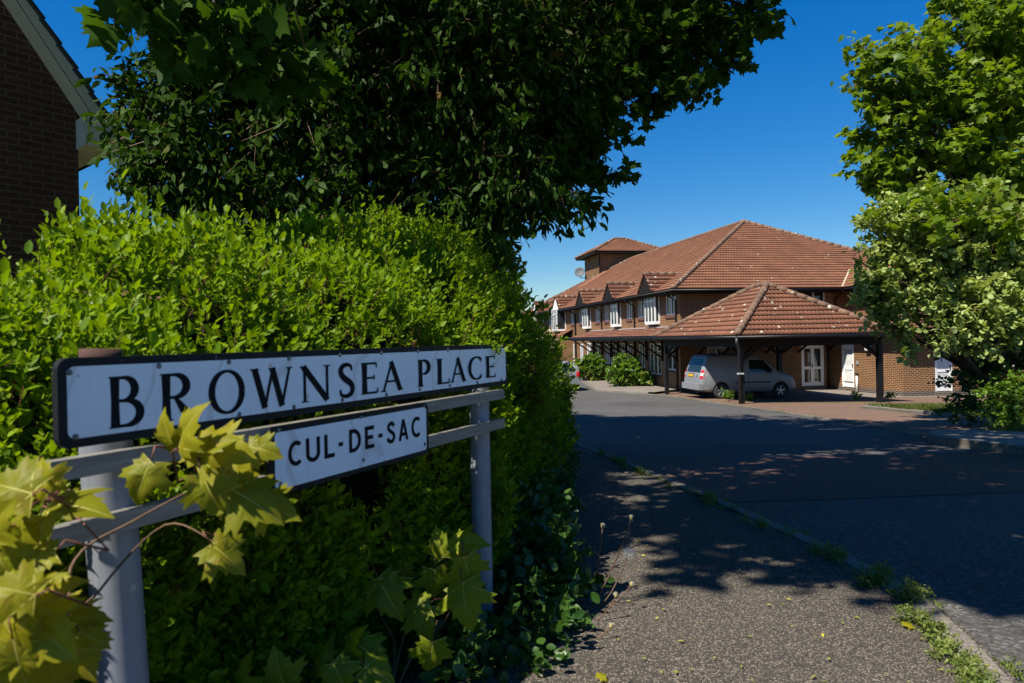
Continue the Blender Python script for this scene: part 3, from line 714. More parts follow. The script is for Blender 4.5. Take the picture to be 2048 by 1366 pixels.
# brick porch with stone coping
po = MB()
w1 = Wall((-1.35, 19.4), (-1.35, 17.9), -.3, 2.55); w2 = Wall((-1.35, 17.9), (0, 17.9), -.3, 2.55); w3 = Wall((0, 19.4), (-1.35, 19.4), -.3, 2.55)
w1 = Wall((-1.35, 21.6), (-1.35, 18.3), -.3, 2.5); w2 = Wall((-1.35, 18.3), (0, 18.3), -.3, 2.5); w3 = Wall((0, 21.6), (-1.35, 21.6), -.3, 2.5)
pf = window(care, w1, 2.1, 2.9, .3, 2.0, 1, sill=False, name='porch_window')
for w in (w1, w2, w3): w.emit(po)
yc = 20.2
po.face([(-1.35, yc+.9, 2.5), (-1.35, yc-.9, 2.5), (-1.35, yc, 3.3)], [(0, 0), (1.8, 0), (.9, .8)])
pp = po.build('porch', M_BRICK, care)
pc = MB(); pc.bar((-1.38, yc+1.0, 2.5), (-1.38, yc, 3.42), .3, .14, (1, 0, 0)); pc.bar((-1.38, yc-1.0, 2.5), (-1.38, yc, 3.42), .3, .14, (1, 0, 0))
pc.box((-1.5, 18.2, 2.5), (-1.2, yc-1.05, 2.62)); pc.box((-1.42, 18.2, 1.98), (-1.352, 21.7, 2.16)); pc.build('coping', M_STONE, pp)
pr_ = MB(); tile_facet(pr_, (-1.5, 21.7, 2.55), (0, -1, 0), (1.5, 0, .75), 3.5, 1.68); pr_.build('porch_roof', M_TILE, pp, True)
# tower at the far end with its own hipped roof
tb = MB(); tx0, ty0, tx1, ty1, tz = 5.9, 29.3, 11.6, 33.9, 10.55
for a, b in (((tx0, ty1), (tx0, ty0)), ((tx0, ty0), (tx1, ty0)), ((tx1, ty0), (tx1, ty1)), ((tx1, ty1), (tx0, ty1))):
    Wall(a, b, 5.0, tz).emit(tb)
tow = tb.build('tower', M_BRICK, care)
tr = MB(); to = .75; tw, td = tx1-tx0+2*to, ty1-ty0+2*to; ta = R(27); c_, s_ = math.cos(ta), math.sin(ta); Ht = td/2/c_
tile_facet(tr, (tx0-to, ty0-to, tz), (1, 0, 0), (0, c_, s_), tw, Ht, c_, c_); tile_facet(tr, (tx0-to, ty1+to, tz), (0, -1, 0), (c_, 0, s_), td, Ht, c_, c_)
tile_facet(tr, (tx1+to, ty0-to, tz), (0, 1, 0), (-c_, 0, s_), td, Ht, c_, c_, du=.15); tile_facet(tr, (tx1+to, ty1+to, tz), (-1, 0, 0), (0, -c_, s_), tw, Ht, c_, c_, du=.15)
trf = tr.build('tower_roof', M_TILE, tow, True)
th = ('tower_hip', tow); zt = tz + td/2*math.tan(ta) + .04
for a, b in (((tx0-to, ty0-to, tz+.05), (tx0-to+td/2, ty0-to+td/2, zt)), ((tx1+to, ty0-to, tz+.05), (tx1+to-td/2, ty0-to+td/2, zt)), ((tx0-to, ty1+to, tz+.05), (tx0-to+td/2, ty0-to+td/2, zt)), ((tx0-to+td/2, ty0-to+td/2, zt), (tx1+to-td/2, ty0-to+td/2, zt))): ridge(th, a, b)
tf = MB(); tf.box((tx0-to+.04, ty0-to+.04, tz-.2), (tx1+to-.04, ty1+to-.04, tz-.03)); tf.tube([(tx0-.05, ty0-.1, tz-.2), (tx0-.05, ty0-.1, 7.9)], .06, 8); tf.build('tower_fascia', M_TIMBER, tow)
sh = MB(); sh.obox((tx0-2.4, ty0-2.6, 7.0), (2.6, 0, 1.5), (0, 2.4, 0), (0, 0, .2)); sh.build('side_roof', M_TILE, care)
sl2 = MB(); sl2.obox((tx0-.5, ty0-.25, 8.0), (.5, 0, .3), (0, .2, 0), (0, 0, .22)); sl2.obox((tx0-.2, ty0-.2, 7.8), (0, 4.8, 0), (.2, 0, 0), (0, 0, .3)); sl2.build('lead_flashing', M_LEAD, care)
# doors
def door_frame(w, u0, u1, z0, z1, leaves, louvre, name):
    a = -0.08; f = MB(); fw = .07
    wbar(f, w, u0, u0+fw, z0, z1, a, a+.07); wbar(f, w, u1-fw, u1, z0, z1, a, a+.07); wbar(f, w, u0+fw, u1-fw, z1-fw, z1, a, a+.07)
    n = leaves; lw = (u1-u0-2*fw)/n
    for i in range(n):
        b0 = u0+fw+i*lw+.004; b1 = b0+lw-.008; st = .09 if n > 1 else .07
        wbar(f, w, b0, b0+st, z0+.02, z1-fw-.004, a+.005, a+.055); wbar(f, w, b1-st, b1, z0+.02, z1-fw-.004, a+.005, a+.055)
        for za, zb in ((z0+.02, z0+.2), (z0+.85, z0+.98), (z1-fw-.14, z1-fw-.004)): wbar(f, w, b0+st, b1-st, za, zb, a+.005, a+.055)
    d = f.build(name, M_UPVC, care)
    g = MB()
    for i in range(n):
        b0 = u0+fw+i*lw+.05; b1 = b0+lw-.1
        if louvre:
            for za, zb in ((z0+.2, z0+.85), (z0+.98, z1-fw-.14)):
                z = za+.03
                while z < zb:
                    g.obox(w.at(b0, z, a+.012), w.d*(b1-b0), w.n*.028 + Vector((0, 0, -.022)), Vector((0, 0, .012))); z += .055
            wbar(g, w, b0, b1, z0+.19, z1-fw-.13, a+.001, a+.008)
        else:
            wbar(g, w, b0, b1, z0+.19, z1-fw-.13, a+.02, a+.03)
    g.build('louvre' if louvre else 'pane', M_UPVC if louvre else M_GLASS, d)
    st_ = MB(); wbar(st_, w, u0-.02, u1+.02, -.3, z0-.004, -.09, .06); st_.build('doorstep', M_BRICKB, d)
    h = MB(); wbar(h, w, u1-fw-.05 if n == 1 else (u0+u1)/2-.05, u1-fw-.02 if n == 1 else (u0+u1)/2-.02, z0+.95, z0+1.15, a+.056, a+.09); h.build('handle', M_BLACK, d)
    return d
door_frame(wr, DD[0], DD[1], 0.02, 2.12, 2, False, 'double_door')
door_frame(ws, .87, 1.74, 0.02, 2.1, 1, True, 'louvred_door')
door_frame(ws2, 1.6, 2.5, 0.0, 2.1, 1, True, 'louvred_door')
for w, u, z in ((ws, 2.85, 1.95), (ws2, .5, 1.95)):
    mb = MB(); wbar(mb, w, u-.16, u+.16, z-.06, z+.16, .003, .05); l_ = mb.build('wall_lamp', M_BLACK, care)
    mb = MB(); wbar(mb, w, u-.15, u+.15, z-.12, z+.1, .05, .17); mb.build('lamp_glass', M_LIGHTBOX, l_, bevel=.03)
mb = MB(); wbar(mb, ws, 1.98, 2.08, 1.15, 1.32, .003, .06); mb.build('entry_keypad', M_GREY, care)
mb = MB(); q = ws.at(2.05, 0, .1); mb.tube([q+Vector((0,0,-.2)), q+Vector((0,0,.62))], .055, 10); pvt = mb.build('vent_pipe', M_LIGHTBOX, care, True)
mb = MB(); mb.tube([q+Vector((0,0,.62)), q+Vector((0,0,.75))], .06, 10); mb.build('cap', M_BLACK, pvt, True)

def loc2w(x, y, z=0):
    return care.matrix_basis @ Vector((x, y, z))
RZ = care.rotation_euler.z
# satellite dish on the tower
dpos = loc2w(tx0-.05, ty1-.2, 8.75)
sd = thing('satellite_dish', 'grey satellite dish on an arm fixed to the brick tower', 'satellite dish', dpos, RZ)
mb = MB(); mb.tube([(0.03, 0, -.2), (-.5, 0, -.15), (-.55, -.1, .1)], .04, 8); mb.build('arm', M_DISH, sd, True)
mb = MB(); pr2 = [(0.001, 0), (.2, .015), (.4, .06), (.5, .1)]; mb.lathe([(r*1, -h) for r, h in pr2] + [(.5, -.12), (.4, -.085), (.2, -.04), (.001, -.025)], (0, 0, 0), 'y', 24)
dd = mb.build('dish', M_DISH, sd, True); dd.location = (-.6, -.2, .35); dd.rotation_euler = (R(-18), 0, R(-28))
mb = MB(); mb.tube([(-.55, -.2, -.1), (-.8, -.65, .3)], .015, 6); mb.build('feed_arm', M_DISH, sd)

# ------------------------------------------------------------------ carport
cpt = thing('carport', 'open carport with steep hipped lichen spotted tile roof on black posts', 'carport', loc2w(0, 0, 0), RZ)
x0, x1, y0, y1 = -1.5, 4.15, -8.25, -1.75
co_, ez = .36, 2.62
rise = 2.05; hwid = (x1-x0)/2 + co_; pa = math.atan(rise/hwid); c_, s_ = math.cos(pa), math.sin(pa); Hh = hwid/c_
cr = MB(); lx, ly = x1-x0+2*co_, y1-y0+2*co_
tile_facet(cr, (x0-co_, y0-co_, ez), (1, 0, 0), (0, c_, s_), lx, Hh, c_, c_, du=.0425, wave=.17, amp=.036); tile_facet(cr, (x0-co_, y1+co_, ez), (0, -1, 0), (c_, 0, s_), ly, Hh, c_, c_, du=.0425, wave=.17, amp=.036)
tile_facet(cr, (x1+co_, y0-co_, ez), (0, 1, 0), (-c_, 0, s_), ly, Hh, c_, c_, wave=.17, amp=.036); tile_facet(cr, (x1+co_, y1+co_, ez), (-1, 0, 0), (0, -c_, s_), lx, Hh, c_, c_, wave=.17, amp=.036)
crf = cr.build('roof', M_TILEL, cpt, True)
ch = ('hip_tile', crf); zc = ez + rise + .04; ya, yb = y0-co_+hwid, y1+co_-hwid; xm = (x0+x1)/2
for a, b in (((x0-co_, y0-co_, ez+.07), (xm, ya, zc)), ((x1+co_, y0-co_, ez+.07), (xm, ya, zc)), ((x0-co_, y1+co_, ez+.07), (xm, yb, zc)), ((x1+co_, y1+co_, ez+.07), (xm, yb, zc)), ((xm, ya, zc), (xm, yb, zc))): ridge(ch, a, b, .13)
cgm = MB(); e = co_ + .05
for a, b in (((x0-e, y0-e), (x1+e, y0-e)), ((x1+e, y0-e), (x1+e, y1+e)), ((x1+e, y1+e), (x0-e, y1+e)), ((x0-e, y1+e), (x0-e, y0-e))): cgm.tube([(*a, ez-.05), (*b, ez-.05)], .06, 8)
cgm.build('gutter', M_BLACK, crf, True)
mb = MB(); mb.box((x0-co_+.03, y0-co_+.03, ez-.16), (x1+co_-.03, y1+co_-.03, ez-.1)); mb.build('soffit', M_TIMBER, crf)
mb = MB()
for a, b in (((x0-.07, y0-.07), (x1+.07, y0+.07)), ((x0-.07, y1-.07), (x1+.07, y1+.07)), ((x0-.07, y0+.07), (x0+.07, y1-.07)), ((x1-.07, y0+.07), (x1+.07, y1-.07))): mb.box((*a, ez-.4), (*b, ez-.16))
mb.build('beam', M_TIMBER, cpt)
for (px_, py_) in ((x0, y0), (x1, y0), (x0, y1), (x1, y1)):
    wv = loc2w(px_, py_); zb = float(gz(wv.x, wv.y)) - BZ - .05
    mb = MB(); h_ = .075 if px_ < 0 else .09; mb.box((px_-h_, py_-h_, zb), (px_+h_, py_+h_, ez-.4)); pst = mb.build('post', M_BLACK, cpt, bevel=.008)
    for dx, dy in ((1 if px_ < 1 else -1, 0), (0, 1 if py_ < -5 else -1)):
        b_ = MB(); b_.bar((px_+dx*.08, py_+dy*.08, 1.75), (px_+dx*.72, py_+dy*.72, ez-.38), .08); b_.build('brace', M_TIMBER, pst)
wv = loc2w(x0-.17, y0-.13); zb = float(gz(wv.x, wv.y)) - BZ
mb = MB(); mb.tube([(x0-e, y0-e, ez-.08), (x0-e+.02, y0-e+.02, ez-.25), (x0-.17, y0-.13, ez-.45), (x0-.17, y0-.13, zb)], .045, 10); dp = mb.build('downpipe', M_DPIPE, cpt, True)
mb = MB(); mb.box((x0-.23, y0-.2, 1.25), (x0-.02, y0-.07, 1.3)); mb.build('clip', M_LEAD, dp)
for (ax, ay) in ((2.2, -3.4), ):
    pass

# ------------------------------------------------------------------ street name sign
SD = Vector((.4454, .8953, 0)); SN = Vector((.8953, -.4454, 0)); S0 = Vector((-.826, 1.22, 0)); S0.z = float(gz(S0.x, S0.y))
sign = thing('street_sign', 'weathered white street name sign with black letters on two grey posts before the hedge', 'street sign', S0, math.atan2(SD.y, SD.x))
ZE = EYE - S0.z; SL = 1.765
def onplane(px, py, off=0.02):
    d = ray(px, py); o = Vector((0, 0, EYE)); p0 = Vector((S0.x, S0.y, 0)) + SN*off
    t = (p0 - o).dot(SN) / d.dot(SN); q = o + d*t
    return (q - p0).dot(SD), q.z - S0.z
def rrect(x0, x1, z0, z1, r, n=6):
    out = []
    for cx, cz, a0 in ((x1-r, z0+r, -90), (x1-r, z1-r, 0), (x0+r, z1-r, 90), (x0+r, z0+r, 180)):
        for k in range(n+1):
            a = R(a0 + 90*k/n); out.append((cx+r*math.cos(a), cz+r*math.sin(a)))
    return out
def slab(mb, outline, ya, yb):
    """ya front (smaller y), yb back"""
    mb.face([(x, ya, z) for x, z in outline]); mb.face([(x, yb, z) for x, z in reversed(outline)])
    n = len(outline)
    for i in range(n):
        a, b = outline[i], outline[(i+1) % n]
        mb.face([(a[0], ya, a[1]), (a[0], yb, a[1]), (b[0], yb, b[1]), (b[0], ya, b[1])])
t = NT('sign_white'); co = t.coords()
c = t.mix(t.ramp(t.noise(5, 6, 0.7, co), [(0.4, 0.0), (0.75, 0.5)]), (0.78, 0.86, 0.92), (0.62, 0.68, 0.73))
v_ = t.n('ShaderNodeTexVoronoi', i_Scale=34.0); t.l(co, v_.inputs['Vector'])
sp2 = t.ramp(v_.outputs['Distance'], [(0.07, 1.0), (0.12, 0.0)]); gt2 = t.ramp(t.noise(4, 4, 0.7, co), [(0.5, 0.0), (0.62, 0.8)])
c = t.mix(t.mix(1.0, sp2, gt2, 'MULTIPLY'), c, (0.12, 0.11, 0.1))
v_ = t.n('ShaderNodeTexVoronoi', i_Scale=9.0); t.l(co, v_.inputs['Vector'])
c = t.mix(t.ramp(v_.outputs['Distance'], [(0.05, 0.5), (0.09, 0.0)]), c, (0.45, 0.3, 0.16))
wv_ = t.n('ShaderNodeTexWave', i_Scale=1.3, i_Distortion=14.0, i_Detail=3.0); t.l(co, wv_.inputs['Vector'])
c = t.mix(t.ramp(wv_.outputs['Fac'], [(0.985, 0.0), (1.0, 0.4)]), c, (0.4, 0.4, 0.4))
mp2 = t.n('ShaderNodeMapping'); mp2.inputs['Scale'].default_value = (38, 1, 2.2); t.l(co, mp2.inputs['Vector'])
c = t.mix(t.ramp(t.noise(1.0, 5, 0.7, mp2.outputs[0]), [(0.55, 0.0), (0.8, 0.35)]), c, (0.36, 0.33, 0.27))
t.col(c); M_SIGN = t.set(0.28, 0, 0.7)
t = NT('sign_black'); co = t.coords()
c = t.mix(t.ramp(t.noise(18, 5, 0.75, co), [(0.66, 0.0), (0.70, 1.0)]), (0.014, 0.015, 0.018), (0.25, 0.25, 0.26))
t.col(c); M_SBLACK = t.set(0.5, 0, 0.15)
M_INK = mat_plain('sign_ink', (0.008, 0.009, 0.012), 0.6, 0, 0.1, spec=0.1)
M_RIVET = mat_plain('rivet_metal', (0.16, 0.16, 0.16), 0.5, 0.4, 0.4, 60)
t = NT('rail_metal'); co = t.coords(); mp = t.n('ShaderNodeMapping'); mp.inputs['Scale'].default_value = (2, 30, 30); t.l(co, mp.inputs['Vector'])
c = t.mix(t.ramp(t.noise(3, 5, 0.7, mp.outputs[0]), [(0.3, 0.0), (0.7, 1.0)]), (0.30, 0.285, 0.26), (0.17, 0.155, 0.13))
t.col(c); M_RAIL = t.set(0.5, 0.35)
t = NT('post_grey'); co = t.coords()
c = t.mix(t.ramp(t.noise(7, 5, 0.7, co), [(0.4, 0.0), (0.7, 0.7)]), (0.25, 0.265, 0.30), (0.19, 0.20, 0.23))
c = t.mix(t.ramp(t.noise(14, 5, 0.8, co), [(0.66, 0.0), (0.70, 0.8)]), c, (0.42, 0.42, 0.42))
mp2 = t.n('ShaderNodeMapping'); mp2.inputs['Scale'].default_value = (30, 30, 1.5); t.l(co, mp2.inputs['Vector'])
c = t.mix(t.ramp(t.noise(1.0, 5, 0.7, mp2.outputs[0]), [(0.5, 0.0), (0.75, 0.6)]), c, (0.12, 0.125, 0.12))
c = t.mix(t.ramp(t.noise(22, 4, 0.7, co), [(0.7, 0.0), (0.74, 0.9)]), c, (0.11, 0.05, 0.025))
t.col(c); M_POST = t.set(0.45, 0.1)
M_RUST = mat_plain('rusty_cap', (0.06, 0.026, 0.018), 0.9, 0, 0.4, 30)
# --- glyphs: strokes (points, widths) with cap height 1
def rib(mb, pts, ws, fx, y):
    n = len(pts); Lp, Rp = [], []
    for i in range(n):
        a = Vector(pts[max(0, i-1)]); b = Vector(pts[min(n-1, i+1)]); d = (b-a).normalized(); nn = Vector((-d.y, d.x))
        w = ws[i] if hasattr(ws, '__len__') else ws
        p = Vector(pts[i]); Lp.append(p + nn*w/2); Rp.append(p - nn*w/2)
    for i in range(n-1):
        q = [fx(Rp[i]), fx(Rp[i+1]), fx(Lp[i+1]), fx(Lp[i])]
        mb.face([(a, y, b) for a, b in q])
def arc(cx, cy, rx, ry, a0, a1, wt, wn, n=22, pw=1.0):
    p, w = [], []
    for k in range(n+1):
        a = R(a0 + (a1-a0)*k/n); p.append((cx+rx*math.cos(a), cy+ry*math.sin(a))); w.append(wn+(wt-wn)*abs(math.cos(a))**pw)
    return p, w
def spline(P_, wt, wn, n=8):
    out = []; 
    for i in range(len(P_)-1):
        p0, p1, p2, p3 = (Vector(P_[max(0, min(len(P_)-1, i+k))]) for k in (-1, 0, 1, 2))
        for k in range(n):
            u = k/n; out.append(tuple(0.5*((2*p1)+(p2-p0)*u+(2*p0-5*p1+4*p2-p3)*u*u+(3*p1-p0-3*p2+p3)*u**3)))
    out.append(P_[-1]); ws = []
    for i in range(len(out)):
        t_ = i/(len(out)-1); ws.append(wn + (wt-wn)*math.sin(math.pi*min(1, max(0, t_)))**1.5)
    return out, ws
TH, TN = .17, .065
def ser(x, y, w=.2): return ([(x-w/2, y), (x+w/2, y)], .035)
def serif_glyph(ch):
    g = []
    st = lambda x: ([(x, 0), (x, .5), (x, 1)], [TH*1.08, TH*.92, TH*1.08])
    if ch == 'B': g = [st(.13), arc(.30, .745, .22, .225, 90, -90, TH, TN), arc(.33, .275, .29, .245, 90, -90, TH*1.05, TN), ([(.1, .97), (.30, .97)], TN), ([(.1, .52), (.33, .52)], TN), ([(.1, .03), (.33, .03)], TN), ser(.08, .983, .14), ser(.08, .017, .14)]
    if ch == 'R': g = [st(.13), arc(.30, .73, .25, .24, 90, -90, TH, TN), ([(.1, .97), (.30, .97)], TN), ([(.1, .49), (.30, .49)], TN), ([(.3, .5), (.48, .22), (.66, .04), (.74, .0)], [TN, TH, TH, TN]), ser(.08, .983, .14), ser(.13, .017, .26)]
    if ch == 'P': g = [st(.13), arc(.28, .72, .25, .25, 90, -90, TH, TN), ([(.1, .97), (.28, .97)], TN), ([(.1, .47), (.28, .47)], TN), ser(.08, .983, .14), ser(.13, .017, .26)]
    if ch == 'O': g = [arc(.46, .5, .40, .485, 0, 360, TH, TN, 48, 1.3)]
    if ch == 'W': g = [([(.08, 1), (.36, .0)], TH), ([(.36, .02), (.60, 1)], TN+.01), ([(.58, 1), (.86, .0)], TH), ([(.86, .02), (1.1, 1)], TN+.01), ser(.08, .983, .24), ser(1.1, .983, .2), ser(.58, .983, .2)]
    if ch == 'N': g = [([(.14, 0), (.14, 1)], TN+.015), ([(.1, .99), (.84, .0)], TH), ([(.84, 0), (.84, 1)], TN+.015), ser(.14, .017, .22), ser(.84, .983, .22), ser(.07, .983, .14)]
    if ch == 'S': g = [spline([(.50, .80), (.47, .93), (.30, .975), (.12, .90), (.08, .74), (.2, .58), (.40, .45), (.53, .30), (.48, .10), (.28, .025), (.10, .08), (.05, .22)], TH*1.15, TN+.01), ([(.50, .78), (.5, .95)], .035), ([(.05, .05), (.05, .24)], .035)]
    if ch == 'E': g = [st(.13), ([(.1, .97), (.55, .97)], TN), ([(.1, .51), (.47, .51)], TN), ([(.1, .03), (.58, .03)], TN), ([(.545, .83), (.55, .98)], .04), ([(.47, .43), (.47, .6)], .035), ([(.58, .02), (.59, .18)], .04), ser(.08, .983, .14), ser(.08, .017, .14)]
    if ch == 'L': g = [st(.13), ([(.1, .03), (.55, .03)], TN), ([(.55, .02), (.56, .19)], .04), ser(.13, .983, .26), ser(.08, .017, .14)]
    if ch == 'A': g = [([(.08, 0), (.44, 1)], TN+.01), ([(.40, 1), (.78, .0)], TH), ([(.2, .33), (.64, .33)], TN), ser(.08, .017, .22), ser(.79, .017, .24)]
    if ch == 'C': g = [arc(.48, .5, .42, .485, 48, 312, TH, TN, 36, 1.2), ([(.755, .76), (.76, .93)], .04), ([(.76, .1), (.765, .24)], .035)]
    return g
def sans_glyph(ch):
    w = .18
    if ch == 'C': return [arc(.42, .5, .34, .42, 50, 310, w, w, 30)]
    if ch == 'U': return [([(.1, 1), (.1, .33)], w), arc(.37, .35, .27, .27, 180, 360, w, w, 20), ([(.64, .33), (.64, 1)], w)]
    if ch == 'L': return [([(.1, 0), (.1, 1)], w), ([(.05, .08), (.55, .08)], w)]
    if ch == 'D': return [([(.1, 0), (.1, 1)], w), ([(.05, .92), (.3, .92)], w), ([(.05, .08), (.3, .08)], w), arc(.28, .5, .36, .42, 90, -90, w, w, 24)]
    if ch == 'E': return [([(.1, 0), (.1, 1)], w), ([(.05, .92), (.56, .92)], w), ([(.05, .5), (.5, .5)], w), ([(.05, .08), (.56, .08)], w)]
    if ch == 'S': 
        p, _ = spline([(.52, .78), (.42, .91), (.28, .92), (.13, .82), (.14, .66), (.3, .54), (.46, .43), (.54, .27), (.43, .11), (.27, .08), (.12, .14), (.05, .26)], w, w); return [(p, w)]
    if ch == 'A': return [([(.08, 0), (.38, 1)], w), ([(.38, 1), (.68, 0)], w), ([(.2, .3), (.56, .3)], w*.9)]
    if ch == '-': return [([(0, .47), (.3, .47)], w)]
def lettering(items, gl, zfun, y, parent):
    k = 0
    for ch, xl, xr in items:
        mb = MB()
        g = gl(ch); xs = []
        for pts, ws in g:
            for i, p in enumerate(pts):
                w = ws[i] if hasattr(ws, '__len__') else ws
                hw = w/2 if (abs(pts[-1][1]-pts[0][1]) > .3 or len(pts) > 5) else 0.0
                xs += [p[0]-hw, p[0]+hw]
        a, b = min(xs), max(xs)
        for pts, ws in g:
            k += 1
            fx = lambda p: (xl + (p[0]-a)/(b-a)*(xr-xl), zfun((xl+xr)/2)[0] + p[1]*(zfun((xl+xr)/2)[1]-zfun((xl+xr)/2)[0]))
            rib(mb, pts, ws, fx, y - 0.00004*k)
        mb.build('hyphen' if ch == '-' else 'letter', M_INK, parent)
def lin2(A, B):  # A=(x,z0,z1) B=(x,z0,z1)
    return lambda x: tuple(A[i] + (B[i]-A[i])*(x-A[0])/(B[0]-A[0]) for i in (1, 2))
mb = MB(); slab(mb, rrect(0, SL, ZE-.182, ZE-.018, .022), -.020, -.004)
np_ = mb.build('name_plate', M_SBLACK, sign)
mb = MB(); slab(mb, rrect(.016, SL-.015, ZE-.165, ZE-.034, .014), -.0212, -.0195); mb.build('plate_face', M_SIGN, np_)
mb = MB()
its = [('B', 218, 289), ('R', 320, 394), ('O', 417, 490), ('W', 501, 586), ('N', 600, 661), ('S', 677, 709), ('E', 722, 755), ('A', 761, 806), ('P', 835, 861), ('L', 873, 898), ('A', 900, 932), ('C', 936, 964), ('E', 971, 990)]
xz = lambda px, py: onplane(px, py, .022)
bz0, bz1 = xz(252, 854)[1], xz(252, 752)[1]; ez0, ez1 = xz(980, 755)[1], xz(980, 712)[1]
mid = lambda px: 803 + (733-803)*(px-252)/(980-252)
lettering([(c, xz(a, mid(a))[0], xz(b, mid(b))[0]) for c, a, b in its], serif_glyph, lin2((xz(252, 800)[0], bz0, bz1), (xz(980, 733)[0], ez0, ez1)), -.0216, np_)
mb = MB()
for px, py in ((129, 745), (317, 732), (457, 724), (577, 717), (679, 710), (762, 706), (835, 703), (895, 700), (1000, 694), (150, 874), (385, 842), (478, 829), (587, 814), (684, 800), (772, 789), (839, 779), (899, 771), (954, 765), (1002, 759)):
    x, z = onplane(px, py); x = min(max(x, .02), SL-.02)
    mb = MB(); mb.lathe([(.0001, -.0035), (.004, -.003), (.0062, 0)], (x, -.0213, z), 'y', 10); mb.build('rivet', M_RIVET, np_)
sx0, sx1 = onplane(541, 930)[0], onplane(857, 860)[0]
mb = MB(); slab(mb, rrect(sx0, sx1, ZE-.372, ZE-.203, .022), -.020, -.004); sp = mb.build('supplementary_plate', M_SBLACK, sign)
mb = MB(); slab(mb, rrect(sx0+.014, sx1-.014, ZE-.358, ZE-.217, .012), -.0212, -.0195); mb.build('plate_face', M_SIGN, sp)
mb = MB(); z6 = lambda x: x/1.936+500
its = [('C', 148, 202), ('U', 217, 272), ('L', 288, 328), ('-', 343, 361), ('D', 384, 430), ('E', 445, 481), ('-', 497, 513), ('S', 528, 563), ('A', 575, 613), ('C', 625, 660)]
mid = lambda px: 906 + (854-906)*(px-590)/(831-590)
c0 = (xz(590, 906)[0], xz(590, 932)[1], xz(590, 882)[1]); c1 = (xz(831, 854)[0], xz(831, 875)[1], xz(831, 834)[1])
lettering([(c, xz(z6(a), mid(z6(a)))[0], xz(z6(b), mid(z6(b)))[0]) for c, a, b in its], sans_glyph, lin2(c0, c1), -.0216, sp)
mb = MB()
for px, py in ((557, 860), (722, 834), (847, 812), (726, 920), (849, 888), (560, 968)):
    x, z = onplane(px, py); mb = MB(); mb.lathe([(.0001, -.0035), (.004, -.003), (.006, 0)], (x, -.0213, z), 'y', 10); mb.build('rivet', M_RIVET, sp)
for zc_, ex in ((ZE-.222, -.015), (ZE-.342, .0)):
    mb = MB(); a, b = ex-.01, SL+.004
    mb.box((a, -.003, zc_-.019), (b, .002, zc_+.019)); mb.box((a, .002, zc_+.014), (b, .026, zc_+.019)); mb.box((a, .002, zc_-.019), (b, .026, zc_-.014))
    mb.box((a, .022, zc_+.006), (b, .026, zc_+.014)); mb.box((a, .022, zc_-.014), (b, .026, zc_-.006))
    mb.build('rail', M_RAIL, sign)
for u, lean, top, pr_r in ((.079, -.06, -.005, .048), (.953, -.005, -.03, .041)):
    x = u*SL; mb = MB(); zt_ = ZE+top; ym = .028+.038
    bx = x - lean*1.0*zt_; wv = S0 + SD*bx - SN*ym; zg = float(gz(wv.x, wv.y)) - S0.z
    ym = .028 + pr_r; mb.tube([(bx, ym, zg-.25), (x, ym, zt_ - (.03 if u < .5 else 0))], pr_r, 24); p_ = mb.build('post', M_POST, sign, True)
    md = p_.modifiers.new('e', 'EDGE_SPLIT')
    if u < .5:
        mb = MB(); mb.tube([(x, ym, zt_-.035), (x+.001, ym, zt_+.002)], .038, 20); mb.build('post_cap', M_RUST, p_, True)
    for zc_ in (ZE-.222, ZE-.342):
        mb = MB(); mb.box((x-.05, .0262, zc_-.012), (x+.05, .034, zc_+.012)); mb.build('clamp', M_RAIL, sign)

